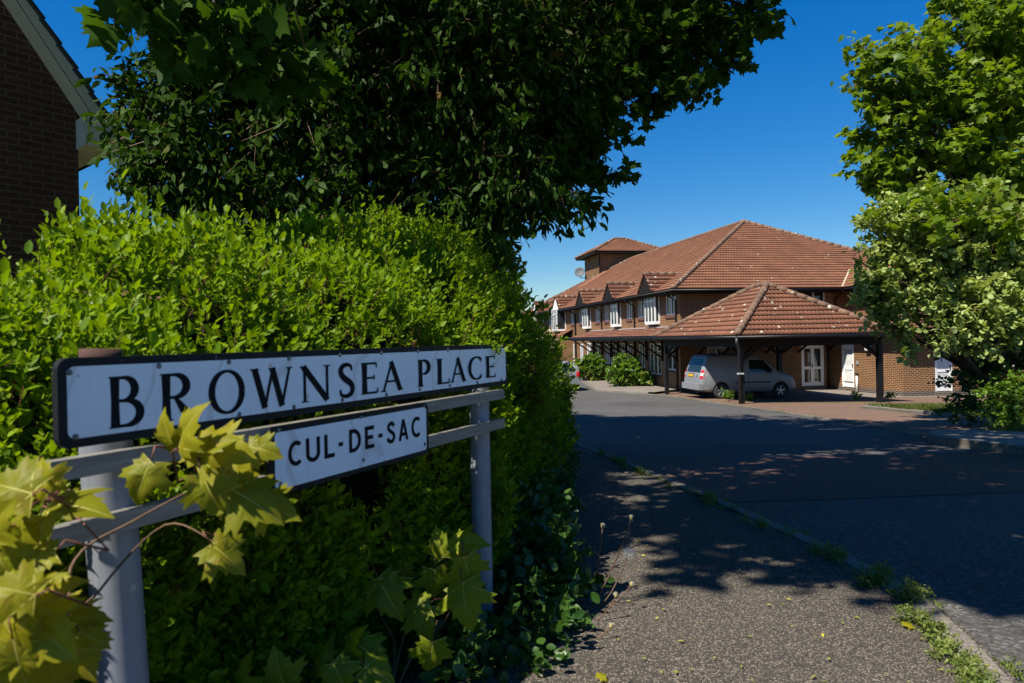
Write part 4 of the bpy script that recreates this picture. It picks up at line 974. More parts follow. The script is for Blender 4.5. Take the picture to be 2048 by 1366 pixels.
# ------------------------------------------------------------------ cars
from mathutils.bvhtree import BVHTree
M_SILVER = mat_plain('silver_paint', (0.215, 0.225, 0.24), 0.36, 0.12, 0.03, 2)
M_TYRE = mat_plain('tyre', (0.02, 0.02, 0.02), 0.8)
M_RIM = mat_plain('alloy', (0.5, 0.49, 0.46), 0.35, 0.7)
M_REDL = mat_plain('red_lens', (0.45, 0.012, 0.012), 0.15)
M_CLEARL = mat_plain('clear_lens', (0.6, 0.6, 0.6), 0.1)
M_PLATE = mat_plain('yellow_plate', (0.45, 0.26, 0.01), 0.4)
M_CARGLASS = mat_plain('car_glass', (0.012, 0.02, 0.02), 0.03, 0, 0.1, 2, spec=0.7)
def car_body(name, zt, zb, wf, wheels, wr_, parent, mat):
    xs = sorted({x for x, _ in zt} | {x for x, _ in wf}); V = []; F_ = []
    I = lambda tab, x: float(np.interp(x, [a for a, _ in tab], [b for _, b in tab]))
    for x in xs:
        t_, b_, w = I(zt, x), I(zb, x), I(wf, x); top = max(t_, b_+.12)
        tum = .13*max(0, (top-1.0))/.8; wr2 = w-.03-tum; zbelt = b_ + (top-b_)*(.62 if top < 1.1 else max(.35, (1.0-b_)/(top-b_)))
        sec = [(0, b_), (w*.86, b_), (w*.97, b_+.08), (w, (b_+zbelt)/2), (w-.012, zbelt), (wr2+.01, top-.12), (wr2-.04, top-.03), (wr2*.6, top), (0, top+.012)]
        full = sec + [(-y, z) for y, z in reversed(sec[1:-1])]
        V.append([(x, y, z) for y, z in full])
    n = len(V[0]); verts = [v for r in V for v in r]
    for i in range(len(V)-1):
        for k in range(n):
            k2 = (k+1) % n; F_.append((i*n+k, (i+1)*n+k, (i+1)*n+k2, i*n+k2)[::-1])
    F_.append(tuple(range(n))[::-1]); F_.append(tuple((len(V)-1)*n+k for k in range(n)))
    me = bpy.data.meshes.new(name); me.from_pydata(verts, [], F_); me.update()
    b = bmesh.new(); b.from_mesh(me); bmesh.ops.recalc_face_normals(b, faces=b.faces); b.to_mesh(me); b.free()
    o = bpy.data.objects.new(name, me); COL.objects.link(o)
    sm = o.modifiers.new('s', 'SUBSURF'); sm.levels = 2; sm.render_levels = 2
    cut = MB()
    for wx in wheels:
        for s in (1, -1): cut.tube([(wx, s*.52, wr_+.02), (wx, s*1.3, wr_+.02)], wr_+.055, 28)
    co_ = cut.build('cut', None)
    b = bmesh.new(); b.from_mesh(co_.data); bmesh.ops.recalc_face_normals(b, faces=b.faces); b.to_mesh(co_.data); b.free()
    bo = o.modifiers.new('b', 'BOOLEAN'); bo.object = co_; bo.operation = 'DIFFERENCE'
    bpy.context.view_layer.update()
    me2 = bpy.data.meshes.new_from_object(o.evaluated_get(bpy.context.evaluated_depsgraph_get()))
    bpy.data.objects.remove(co_); o.modifiers.clear(); o.data = me2; me2.materials.clear(); me2.materials.append(mat)
    for p in me2.polygons: p.use_smooth = True
    o.modifiers.new('e', 'EDGE_SPLIT').split_angle = R(40)
    o.parent = parent
    bv = BVHTree.FromPolygons([v.co for v in me2.vertices], [tuple(p.vertices) for p in me2.polygons])
    return o, bv
def patch(bv, c4, axis, off, name, mat, parent, n=8, m=6):
    """four corners (two coords) projected along axis onto the body"""
    mb = MB(); g = {}
    for i in range(n+1):
        for j in range(m+1):
            u, v = i/n, j/m
            q = [(1-u)*(1-v)*c4[0][k] + u*(1-v)*c4[1][k] + u*v*c4[2][k] + (1-u)*v*c4[3][k] for k in (0, 1)]
            if axis[1] == 'y': o_ = Vector((q[0], 3*(1 if axis[0] == '+' else -1), q[1])); d = Vector((0, -o_.y, 0)).normalized()
            else: o_ = Vector((8 if axis[0] == '+' else -4, q[0], q[1])); d = Vector((-1 if axis[0] == '+' else 1, 0, 0))
            h = bv.ray_cast(o_, d)
            p = h[0] if h[0] is not None else o_ + d*3
            g[i, j] = p - d*off
    for i in range(n):
        for j in range(m):
            f = [g[i, j], g[i+1, j], g[i+1, j+1], g[i, j+1]]
            mb.face(f)
    # weld + small rim
    o = mb.build(name, mat, parent, True)
    b = bmesh.new(); b.from_mesh(o.data); bmesh.ops.remove_doubles(b, verts=b.verts, dist=1e-5); bmesh.ops.recalc_face_normals(b, faces=b.faces); b.to_mesh(o.data); b.free()
    return o
def wheel(parent, x, y, r, side):
    w = bpy.data.objects.new('wheel', None); COL.objects.link(w); w.parent = parent; w.location = (x, y, r)
    s = side; mb = MB()
    mb.lathe([(r*.66, -.09), (r*.7, -.1), (r*.93, -.1), (r, -.07), (r, .07), (r*.93, .1), (r*.7, .1), (r*.66, .09)], (0, 0, 0), 'y', 32); mb.build('tyre', M_TYRE, w, True)
    mb = MB(); mb.lathe([(r*.70, .085*s), (r*.64, .095*s), (r*.62, .03*s), (r*.6, -.05*s)], (0, 0, 0), 'y', 32)
    mb.lathe([(.001, .085*s), (r*.16, .08*s), (r*.18, .05*s)], (0, 0, 0), 'y', 20)
    for k in range(5):
        a = 2*math.pi*k/5+.3; d = Vector((math.cos(a), 0, math.sin(a))); pz = Vector((-math.sin(a), 0, math.cos(a)))
        p, q = d*r*.1, d*r*.66
        A = [p+pz*r*.11, q+pz*r*.085, q-pz*r*.085, p-pz*r*.11]; yo = Vector((0, .075*s, 0)); yi = Vector((0, .045*s, 0))
        mb.face([v+yo for v in A]); mb.face([A[0]+yo, A[1]+yo, A[1]+yi, A[0]+yi]); mb.face([A[2]+yo, A[3]+yo, A[3]+yi, A[2]+yi])
    mb.build('rim', M_RIM, w)
    mb = MB(); mb.lathe([(.001, -.02*s), (r*.6, -.02*s)], (0, 0, 0), 'y', 20); mb.build('brake_disc', M_TYRE, w)
    return w
# van
vp = loc2w(-1.60, -5.12); vf = loc2w(2.7, -5.12)
zr_, zf_ = float(gz(*loc2w(-.75, -5.12).xy)), float(gz(*loc2w(1.95, -5.12).xy))
van = thing('van', 'silver panel van parked under the tiled carport roof', 'van', (*loc2w(-1.47, -4.22).xy, zr_+.016), RZ)
van.rotation_euler = (0, math.atan2(zr_-zf_, 2.7), RZ)
ztv = [(0, .78), (.02, .95), (.06, 1.1), (.27, 1.72), (.36, 1.80), (.9, 1.83), (2.2, 1.83), (2.6, 1.77), (2.85, 1.66), (3.35, 1.24), (3.5, 1.16), (4.0, 1.02), (4.25, .88), (4.36, .72), (4.40, .55)]
wfv = [(0, .80), (.12, .85), (.4, .885), (3.6, .885), (4.0, .84), (4.25, .74), (4.4, .6)]
body, bv = car_body('body', ztv, [(0, .36), (.3, .26), (4, .24), (4.4, .32)], wfv, (.86, 3.54), .318, van, M_SILVER)
for x in (.86, 3.54):
    for s in (1, -1): wheel(van, x, s*.775, .318, s)
pr_n = patch(bv, [(.60, 1.09), (-.60, 1.09), (-.52, 1.64), (.52, 1.64)], '-x', .008, 'rear_window', M_CARGLASS, van)
patch(bv, [(.62, 1.28), (-.62, 1.28), (-.52, 1.66), (.52, 1.66)], '+x', .008, 'windscreen', M_CARGLASS, van)
for s in ('-y', '+y'):
    patch(bv, [(2.12, 1.10), (3.22, 1.10), (2.78, 1.60), (2.12, 1.60)], s, .006, 'side_window', M_CARGLASS, van)
    patch(bv, [(1.45, .66), (3.05, .66), (3.05, .71), (1.45, .71)], s, .012, 'side_moulding', M_TYRE, van, 8, 1)
    patch(bv, [(2.06, .45), (2.072, .45), (2.072, 1.66), (2.06, 1.66)], s, .003, 'door_seam', M_TYRE, van, 1, 10)
    patch(bv, [(2.14, .96), (2.32, .96), (2.32, 1.0), (2.14, 1.0)], s, .02, 'door_handle', M_SILVER, van, 2, 1)
for s in (1, -1):
    tl = patch(bv, [(s*.66, .83), (s*.84, .83), (s*.82, 1.18), (s*.66, 1.18)], '-x', .014, 'tail_light', M_REDL, van, 5, 6)
    patch(bv, [(s*.68, .95), (s*.845, .95), (s*.835, 1.06), (s*.68, 1.06)], '-x', .02, 'clear_lens', M_CLEARL, tl, 4, 2)
    yv = s*.96; mb = MB(); mb.box((3.02, min(yv, yv+s*.16), 1.06), (3.12, max(yv, yv+s*.16), 1.24)); mb.bar((3.07, s*.84, 1.08), (3.07, s*.98, 1.1), .05); mb.build('mirror', M_SILVER, van, bevel=.03)
    patch(bv, [(s*.48, .78), (s*.74, .78), (s*.70, .95), (s*.5, .93)], '+x', .01, 'headlight', M_CLEARL, van, 4, 3)
patch(bv, [(.6, 1.075), (-.6, 1.075), (-.6, 1.088), (.6, 1.088)], '-x', .006, 'trim', M_TYRE, van, 4, 1)
pt = patch(bv, [(.44, .86), (-.10, .86), (-.10, 1.02), (.44, 1.02)], '-x', .004, 'plate_recess', M_TYRE, van, 4, 2)
patch(bv, [(.42, .885), (-.08, .885), (-.08, .995), (.42, .995)], '-x', .016, 'number_plate', M_PLATE, pt, 4, 2)
mb = MB(); mb.lathe([(.001, -.01), (.05, -.008), (.055, 0)], (-.0, -.38, .93), 'x', 16); em = mb.build('emblem', M_TYRE, van)
h_ = bv.ray_cast(Vector((-3, -.38, .93)), Vector((1, 0, 0)))[0]; em.location.x = h_.x - .004
mb = MB(); mb.lathe([(.036, -.012), (.045, -.014), (.05, -.009)], (0, -.38, .93), 'x', 16); mb.build('ring', M_RIM, em)
mb = MB(); mb.box((-.09, -.80, .37), (.22, .80, .62)); mb.box((-.02, -.845, .38), (.46, -.80, .60)); mb.box((-.02, .80, .38), (.46, .845, .60)); mb.build('bumper', M_SILVER, van, bevel=.04)
mb = MB(); mb.bar((.05, -.1, 1.07), (.14, .12, 1.3), .02); mb.build('wiper', M_TYRE, van)
mb = MB(); mb.box((.2, -.6, .25), (4.1, .6, .3)); mb.build('underside', M_TYRE, van)
# silver hatchback further along the road
cp0 = Vector((2.62, 33.9)); 
hb = thing('car', 'silver hatchback parked on the road beyond the end of the hedge', 'car', (cp0.x, cp0.y, float(gz(*cp0)) + .004), RZ + math.pi/2)
ztc = [(0, .72), (.03, .95), (.12, 1.08), (.42, 1.36), (.7, 1.44), (1.6, 1.47), (2.2, 1.40), (2.9, .98), (3.1, .93), (3.7, .84), (3.95, .68), (4.0, .5)]
wfc = [(0, .74), (.15, .82), (.5, .86), (3.2, .86), (3.7, .78), (4.0, .58)]
cb, bvc = car_body('body', ztc, [(0, .36), (.3, .24), (3.7, .22), (4.0, .3)], wfc, (.72, 3.22), .3, hb, M_SILVER)
for x in (.72, 3.22):
    for s in (1, -1): wheel(hb, x, s*.755, .3, s)
patch(bvc, [(.56, 1.0), (-.56, 1.0), (-.48, 1.3), (.48, 1.3)], '-x', .008, 'rear_window', M_CARGLASS, hb)
patch(bvc, [(.6, 1.03), (-.6, 1.03), (-.5, 1.36), (.5, 1.36)], '+x', .008, 'windscreen', M_CARGLASS, hb)
for s in (1, -1):
    patch(bvc, [(s*.56, .72), (s*.79, .72), (s*.76, .98), (s*.58, .98)], '-x', .014, 'tail_light', M_REDL, hb, 4, 4)
for s in ('-y', '+y'): patch(bvc, [(.75, 1.0), (2.6, 1.0), (2.1, 1.34), (.85, 1.34)], s, .006, 'side_window', M_CARGLASS, hb)
patch(bvc, [(.26, .55), (-.26, .55), (-.26, .66), (.26, .66)], '-x', .012, 'number_plate', M_PLATE, hb, 3, 1)
mb = MB(); mb.box((-.06, -.76, .34), (.2, .76, .56)); mb.build('bumper', M_SILVER, hb, bevel=.05)
mb = MB(); mb.box((.2, -.55, .22), (3.8, .55, .28)); mb.build('underside', M_TYRE, hb)

# ------------------------------------------------------------------ gable house on the left
HA = math.atan2(.766, .643)
E0 = Vector((-5.1, 8.1)); hz = float(gz(*E0))
house = thing('gable_house', 'dark brick gable end of a house with pale bargeboard behind the hedge', 'house', (E0.x, E0.y, hz-.1), HA)
he = EYE - hz + .1
zev = he + 2.80; slp = 1.45; hwd = 4.4
hm = MB(); w_ = Wall((-2*hwd, 0), (0, 0), -.3, zev); w2 = Wall((0, 0), (0, 9), -.3, zev); w3 = Wall((-2*hwd, 9), (-2*hwd, 0), -.3, zev)
for w in (w_, w2, w3): w.emit(hm)
ap = zev + hwd*slp
hm.face([(-2*hwd, 0, zev), (0, 0, zev), (-hwd, 0, ap)], [(0, zev), (2*hwd, zev), (hwd, ap)])
hm.face([(0, 9, -.3), (-2*hwd, 9, -.3), (-2*hwd, 9, zev), (-hwd, 9, ap), (0, 9, zev)], [(0, 0), (8, 0), (8, 5), (4, 9), (0, 5)])
hm.build('wall', M_BRICKD, house)
oh, sd_ = .34, .30  # eaves and verge overhang
hr = MB(); ang = math.atan(slp); ca, sa = math.cos(ang), math.sin(ang); Lr = (hwd+oh)/ca
for sgn in (1, -1):
    ex = oh if sgn > 0 else -2*hwd-oh; n_courses = int(Lr/.28)
    for k in range(n_courses+1):
        s0 = k*.28; s1 = min(Lr, s0+.30)
        o_ = Vector((ex - sgn*s0*ca, -sd_-.05, zev - oh*slp + .16 + s0*sa)); dv = Vector((-sgn*ca, 0, sa)); nv = Vector((sgn*sa, 0, ca))
        hr.obox(o_ + nv*.03, Vector((0, 9+2*sd_, 0)), dv*(s1-s0) - nv*.025, nv*.035)
hro = hr.build('roof', M_SLATE, house)
mb = MB()
for sgn in (1, -1):
    ex = oh - .04 if sgn > 0 else -2*hwd-oh+.04
    a = Vector((ex, -sd_, zev - oh*slp + .02)); b = Vector((-hwd, -sd_, ap + .12))
    mb.obox(a + Vector((0, 0, .05)), (0, .025, 0), b-a, (0, 0, .19))
bg_ = mb.build('bargeboard', M_CREAM, house)
mb = MB()
for sgn in (1, -1):
    ex = oh - .06 if sgn > 0 else -2*hwd-oh+.06
    a = Vector((ex, -sd_+.025, zev - oh*slp + .05)); b = Vector((-hwd, -sd_+.025, ap + .14))
    mb.obox(a, (0, sd_-.03, 0), b-a, (0, 0, .03))
mb.build('soffit', M_CREAM, house)
mb = MB(); zb_ = zev-oh*slp-.02
mb.box((-.02, -sd_+.002, zb_+.06), (oh-.03, -.003, zb_+.40)); mb.box((.003, -.003, zb_+.06), (oh-.03, 9, zb_+.09)); mb.box((oh-.06, 0, zb_+.09), (oh-.03, 9, zb_+.22)); mb.build('eaves_box', M_CREAM, house)
mb = MB(); mb.tube([(oh+.03, -sd_+.05, zb_+.13), (oh+.03, 9, zb_+.13)], .055, 8); mb.build('gutter', M_BLACK, house, True)
def simple_house(name, label, loc, rot, w, d, h, rs, mw, mr):
    t_ = thing(name, label, 'house', loc, rot); a = MB()
    a.box((-w/2, -d/2, -1), (w/2, d/2, h), '+z-z')
    for x in (-w/2, w/2): a.face([(x, -d/2, h), (x, d/2, h), (x, 0, h+rs)], [(0, 0), (d, 0), (d/2, rs)])
    a.build('wall', mw, t_)
    r = MB(); L = math.hypot(d/2+.3, rs*(1+.6/d)); v = Vector((0, d/2, rs)).normalized(); v2 = Vector((0, -d/2, rs)).normalized()
    tile_facet(r, (-w/2-.2, -d/2-.3, h-.3*rs/(d/2)), (1, 0, 0), v, w+.4, L, du=.1); tile_facet(r, (w/2+.2, d/2+.3, h-.3*rs/(d/2)), (-1, 0, 0), v2, w+.4, L, du=.1)
    r.build('roof', mr, t_, True)
    for x in (-w/4, w/4):
        f = MB(); f.box((x-.6, -d/2-.03, h-1.7), (x+.6, -d/2-.002, h-.5)); fo = f.build('window', M_UPVC, t_)
        g = MB(); g.box((x-.52, -d/2-.036, h-1.62), (x+.52, -d/2-.031, h-.58)); g.build('pane', M_GLASS, fo)
    return t_
p = P(262, 466, 42); simple_house('distant_house', 'distant house with brown tiled roof just showing over the hedge', (p.x, p.y+4, p.z-7.6), .1, 9, 8, 5, 2.6, M_BRICK, M_TILE)
p = P(2050, 700, 62); simple_house('distant_house', 'distant brick house with pale red roof seen under the right hand trees', (p.x+2, p.y+3, p.z-4.2), -.2, 14, 8, 3.2, 2.6, M_BRICK, M_TILEL)

# ------------------------------------------------------------------ hedge
hedge = thing('hedge', 'tall clipped leafy green hedge running along the footpath behind the street sign', 'hedge', (-.9, 2.4, float(gz(-.9, 2.4))))
HF = [(-2.1, -.8), (-1.62, .17), (-1.12, 1.2), (-.72, 2.05), (-.36, 2.78), (-.12, 3.7), (.10, 5.0), (.28, 6.5), (.38, 8.0), (.28, 9.3), (-.2, 10.3)]
HT = [(-.8, .0), (.2, .0), (1.2, .0), (1.7, .09), (2.2, .22), (2.8, .40), (3.7, .45), (5.0, .36), (6.5, .08), (7.3, -.12), (8.0, -.34), (9.3, -.48), (10.3, -.55)]
HFs = np.array(smooth_line(HF, 3)); hl = np.concatenate([[0], np.cumsum(np.hypot(*np.diff(HFs, axis=0).T))])
def hedge_pts(s, phi, inset=0.0):
    """s along, phi 0 (foot of the road face) .. 1 (back foot) -> point, outward normal"""
    x = np.interp(s, hl, HFs[:, 0]); y = np.interp(s, hl, HFs[:, 1])
    dx = np.interp(s+.2, hl, HFs[:, 0]) - np.interp(s-.2, hl, HFs[:, 0]); dy = np.interp(s+.2, hl, HFs[:, 1]) - np.interp(s-.2, hl, HFs[:, 1])
    q = np.hypot(dx, dy); nx, ny = dy/q, -dx/q
    g = gz(x, y); top = np.interp(y, [a for a, _ in HT], [b for _, b in HT]) + EYE; H = top - g
    bulge = .07*np.sin(s*3.1+phi*7)+.06*np.sin(s*6.7-phi*11+1)+.05*np.sin(s*13+phi*19)+.03*np.sin(s*23-phi*31)
    rr = np.minimum(.62, H*.45)
    # profile pieces: up the face, dome, top, down the back
    d = np.where(phi < .45, 0.02 + 0.0*phi, 0); z = phi/.45*(H-rr)
    th = np.clip((phi-.45)/.27, 0, 1)*np.pi/2
    dd = rr*(1-np.cos(th)); zz = (H-rr)+rr*np.sin(th)
    nf = np.where(phi < .45, 1, np.cos(th)); nz = np.where(phi < .45, .0, np.sin(th))
    d = np.where(phi < .45, d, dd); z = np.where(phi < .45, z, zz)
    t2 = np.clip((phi-.72)/.14, 0, 1); d = np.where(phi > .72, rr + t2*.55, d)
    t3 = np.clip((phi-.86)/.14, 0, 1); z = np.where(phi > .86, H*(1-t3), z); nf = np.where(phi > .86, -1, nf); nz = np.where(phi > .86, 0, nz)
    belly = .10*np.sin(np.clip(z/H, 0, 1)*np.pi)
    off = bulge + belly*np.maximum(nf, 0) - inset
    px = x + nx*(-d + off*nf); py = y + ny*(-d + off*nf); pz = g + z + off*nz
    return np.stack([px, py, pz], 1), np.stack([nx*nf, ny*nf, nz], 1)
# closed hull that blocks see-through, hedge's inner shade put into its near-black colour
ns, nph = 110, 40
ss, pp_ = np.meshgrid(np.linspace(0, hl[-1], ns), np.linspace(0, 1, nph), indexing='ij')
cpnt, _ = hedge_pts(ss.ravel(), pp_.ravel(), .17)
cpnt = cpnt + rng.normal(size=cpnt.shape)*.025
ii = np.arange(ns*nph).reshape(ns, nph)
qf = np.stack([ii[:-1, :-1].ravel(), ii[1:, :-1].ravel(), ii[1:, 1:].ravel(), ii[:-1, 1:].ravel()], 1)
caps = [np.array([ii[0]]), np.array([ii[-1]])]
mesh_np('dark_core', cpnt - np.array(hedge.location), [qf] + caps, M_HCORE, hedge)
def hedge_leaves(n_sprig, per, L, lo, hi, smin, smax, depth, mat, name, density_bias=1.0):
    s = smin + (smax-smin)*rng.random(n_sprig)**density_bias; ph = lo + (hi-lo)*rng.random(n_sprig)
    p, nrm = hedge_pts(s, ph, 0.0)
    dep = rng.random(n_sprig)**1.6*depth - .05
    p = p - nrm*dep[:, None]
    rel = p - np.array(S0); al = rel[:, 0]*SD.x + rel[:, 1]*SD.y; ds_ = rel[:, 0]*SN.x + rel[:, 1]*SN.y   # keep the growth clear of the sign
    ok = ~((al > -.25) & (al < SL+.08) & (ds_ > -.17) & (p[:, 2] < EYE+.03) & (p[:, 2] > EYE-.9)); p, nrm, ph = p[ok], nrm[ok], ph[ok]; n_sprig = len(p)
    ax = norm(nrm*.75 + np.array([0, 0, .75]) + rng.normal(size=(n_sprig, 3))*.38)
    tl = .05 + .05*rng.random(n_sprig)
    tip = rng.random(n_sprig) < .10; tl = np.where(tip & (ph > .42), tl*(1.5+rng.random(n_sprig)*1.3), tl)
    t = np.linspace(.15, 1, per)[None]*np.ones((n_sprig, 1)) + rng.normal(size=(n_sprig, per))*.05
    base = p[:, None] + ax[:, None]*(t*tl[:, None])[..., None]
    a0 = rng.random((n_sprig, 1))*6.28 + np.arange(per)[None]*2.4
    e1 = norm(np.cross(ax, np.array([.3, .1, .9]) + rng.normal(size=(n_sprig, 3))*.05)); e2 = np.cross(ax, e1)
    rad = e1[:, None]*np.cos(a0)[..., None] + e2[:, None]*np.sin(a0)[..., None]
    open_ = .95 - .55*t
    D = ax[:, None]*(.45 + .5*t)[..., None] + rad*open_[..., None] + rng.normal(size=(n_sprig, per, 3))*.18
    N = ax[:, None]*1.0 - rad*.5 + rng.normal(size=(n_sprig, per, 3))*.3
    LL = L*(.5 + 1.0*rng.random((n_sprig, per))**1.4)*(.8+.45*rng.random((n_sprig, 1)))
    leaf_mesh(name, base.reshape(-1, 3), D.reshape(-1, 3), N.reshape(-1, 3), LL.ravel(), T_OVAL, mat, hedge)
    return p, ax, tl
pA, axA, tlA = hedge_leaves(22000, 9, .029, 0.0, .80, 1.2, hl[-1], .15, M_HEDGE, 'foliage')
hedge_leaves(15000, 9, .026, 0.0, .75, 1.6, 5.2, .13, M_HEDGE, 'near_foliage')
hedge_leaves(1500, 6, .04, .8, 1, .3, hl[-1], .1, M_HEDGE, 'back_foliage')
sq = np.array([tuple(Vector((S0.x, S0.y, EYE)) + SD*u + SN*o_ + Vector((0, 0, z))) for u, o_, z in ((1.58, -.02, .0), (1.60, .01, -.012), (1.63, .03, -.02), (1.655, .04, -.034), (1.67, .045, -.05), (1.55, -.03, .004), (1.61, .02, -.004), (1.64, .035, -.03))])
sq = np.repeat(sq, 7, 0) + rng.normal(size=(56, 3))*.008
leaf_mesh('overhanging_sprig', sq, rng.normal(size=(56, 3))*.7 + np.array([.5, .2, -.1]), np.array([.3, -.4, .8]) + rng.normal(size=(56, 3))*.4, .016+.012*rng.random(56), T_OVAL, M_HEDGE, hedge)
k = rng.random(len(pA)) < .55
prism('twigs', (pA-axA*.07)[k], (pA+axA*tlA[:, None])[k], .0028, M_HTWIG, hedge)

# ------------------------------------------------------------------ trees
def B(px, py, Y, r): p = P(px, py, Y); return (p.x, p.y, p.z, r)
# dense tree with drooping leaves, just behind the hedge
p = P(720, 700, 7.2); tb_ = (p.x, p.y, float(gz(p.x, p.y)))
droop = thing('drooping_tree', 'dense dark tree with drooping pointed leaves directly behind the hedge', 'tree', tb_)
bl = [B(420, 300, 6.4, .80), B(330, 210, 6.3, .48), B(345, 360, 6.3, .42), B(300, 290, 6.3, .30), B(640, 330, 6.6, 1.1), B(700, 110, 6.6, 1.15), B(910, 190, 6.7, 1.1), B(880, 400, 6.5, .65),
      B(1020, 330, 6.4, .55), B(1030, 130, 6.7, .9), B(480, 60, 6.6, .9), B(1000, 430, 6.3, .22), B(1100, 400, 6.2, .18), B(560, 460, 6.8, .6), B(760, 480, 6.8, .6), B(1150, 390, 6.2, .14), B(1060, 390, 6.2, .22)]
limbs(droop, tb_, [b[:3] for b in bl[:12]], .16, 3)
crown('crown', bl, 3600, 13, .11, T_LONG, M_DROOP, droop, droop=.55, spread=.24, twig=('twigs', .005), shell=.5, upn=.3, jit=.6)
# the big sycamore whose crown arches over the road
sr = (-1.9, 8.6, float(gz(-1.9, 8.6)))
syc = thing('sycamore_tree', 'big spreading sycamore arching over road behind the dark drooping tree', 'tree', sr)
E = EYE
sb = [(-1.5, 8, 7.2+E, 3.2), (-3, 6.3, 6.4+E, 2.4), (1.0, 9, 6.6+E, 2.9), (-.5, 11.8, 5.8+E, 2.9), (-3.2, 11.5, 6+E, 2.8), (-.35, 13.3, 4+E, 1.9), (2.9, 7.2, 6.2+E, 1.7), (1.0, 3.9, 5.8+E, 2.0), (3.0, 4.6, 5.6+E, 1.6), (-1.5, 1.1, 5.6+E, 1.1), (-.5, 1.0, 5.6+E, 1.1), (.5, 1.2, 5.6+E, 1.2), (-1.2, 2.6, 5.8+E, 1.3), (.2, 2.6, 5.8+E, 1.4), (1.6, 1.9, 5.8+E, 1.2), (-1.9, 1.0, 5.6+E, .42), (-2.05, 1.7, 5.6+E, .5), (-2.05, 2.6, 5.6+E, .5), (-.7, 4.0, 5.7+E, 1.0), (-1.6, .4, 5.6+E, .55), (-.6, .4, 5.6+E, .6)]
vis = [B(1100, 60, 8.2, 1.0), B(1250, 0, 8.2, .85), B(1010, 160, 8.2, .9), B(1180, 150, 8.0, .5), B(1250, 90, 7.6, .62), B(1380, 60, 7.6, .5), B(1440, 20, 7.6, .5), B(1330, 165, 7.4, .20), B(1250, 200, 7.2, .25), B(1190, 250, 7.2, .3), B(1400, 130, 7.5, .22), B(1140, 310, 7.0, .32), B(1210, 355, 6.9, .16), B(1228, 362, 6.9, .10), B(1465, 95, 7.6, .16), B(1130, 200, 7.2, .5), B(1340, 185, 7.3, .14), B(1090, 370, 6.8, .25), B(1150, 395, 6.8, .16), B(1150, 290, 6.9, .25), B(1500, 30, 7.7, .2)]
limbs(syc, sr, [sb[i][:3] for i in (0, 1, 3, 4, 5)], .2, 5, .35)
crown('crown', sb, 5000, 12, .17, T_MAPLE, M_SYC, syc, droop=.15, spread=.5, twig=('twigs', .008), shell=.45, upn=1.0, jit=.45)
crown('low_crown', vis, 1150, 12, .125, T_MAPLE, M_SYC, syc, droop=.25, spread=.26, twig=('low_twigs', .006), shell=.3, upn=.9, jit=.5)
lb = [B(700, -420, 3.4, .5), (-.7, 2.2, 2.7+E, .35), (-.75, 3.0, 2.8+E, .35), (-.7, 3.7, 3.0+E, .35), (.3, 2.6, 2.75+E, .55), (.8, 3.2, 3.0+E, .6), (-.1, 1.7, 2.9+E, .5), (.9, 2.2, 3.0+E, .5), (.4, 3.9, 3.2+E, .5), (1.2, 3.9, 3.4+E, .5)]
crown('overhang', lb[1:], 190, 10, .14, T_MAPLE, M_SYC, syc, droop=.2, spread=.3, twig=('overhang_twigs', .007), shell=.2, upn=1.0, jit=.4)
nl = [B(300, 30, 2.7, .20), B(250, -30, 2.6, .2), B(420, 70, 2.8, .22), B(520, 20, 2.9, .25), B(390, -30, 2.7, .25), B(560, 110, 3.0, .15)]
crown('near_leaves', nl, 56, 7, .12, T_MAPLE, M_SYC, syc, droop=.4, spread=.16, twig=('near_twigs', .005), shell=.3, upn=.8, jit=.5)
mb = MB(); mb.tube([(-1.7, 8.2, 3.2+E), (-1.2, 6, 3.7+E), (-.6, 4.0, 3.4+E), (.3, 2.7, 2.9+E)], [.08, .05, .03, .01], 8)
mb.tube([(-1.7, 8.2, 3.2+E), (-1.9, 5, 3.0+E), (-1.5, 3.3, 2.0+E), (-1.15, 2.7, 1.35+E)], [.07, .04, .02, .006], 8); mb.build('branch', M_BARK, syc, True, rel=True)
# bright tree in the garden behind, seen under the crown
p = P(960, 560, 16); bt = thing('garden_tree', 'small sunlit green tree showing behind the far end of the hedge', 'tree', (p.x, p.y, float(gz(p.x, p.y))))
bl = [B(960, 500, 16, .75), B(985, 545, 16, .6), B(930, 460, 16.5, 1.0), B(1000, 590, 16, .5), B(900, 530, 16, .9), B(1015, 510, 16, .22)]
limbs(bt, bt.location, [b[:3] for b in bl], .1, 8); crown('crown', bl, 420, 14, .15, T_MAPLE, M_MAPLE, bt, droop=.1, spread=.35, twig=('twigs', .008), shell=.5)
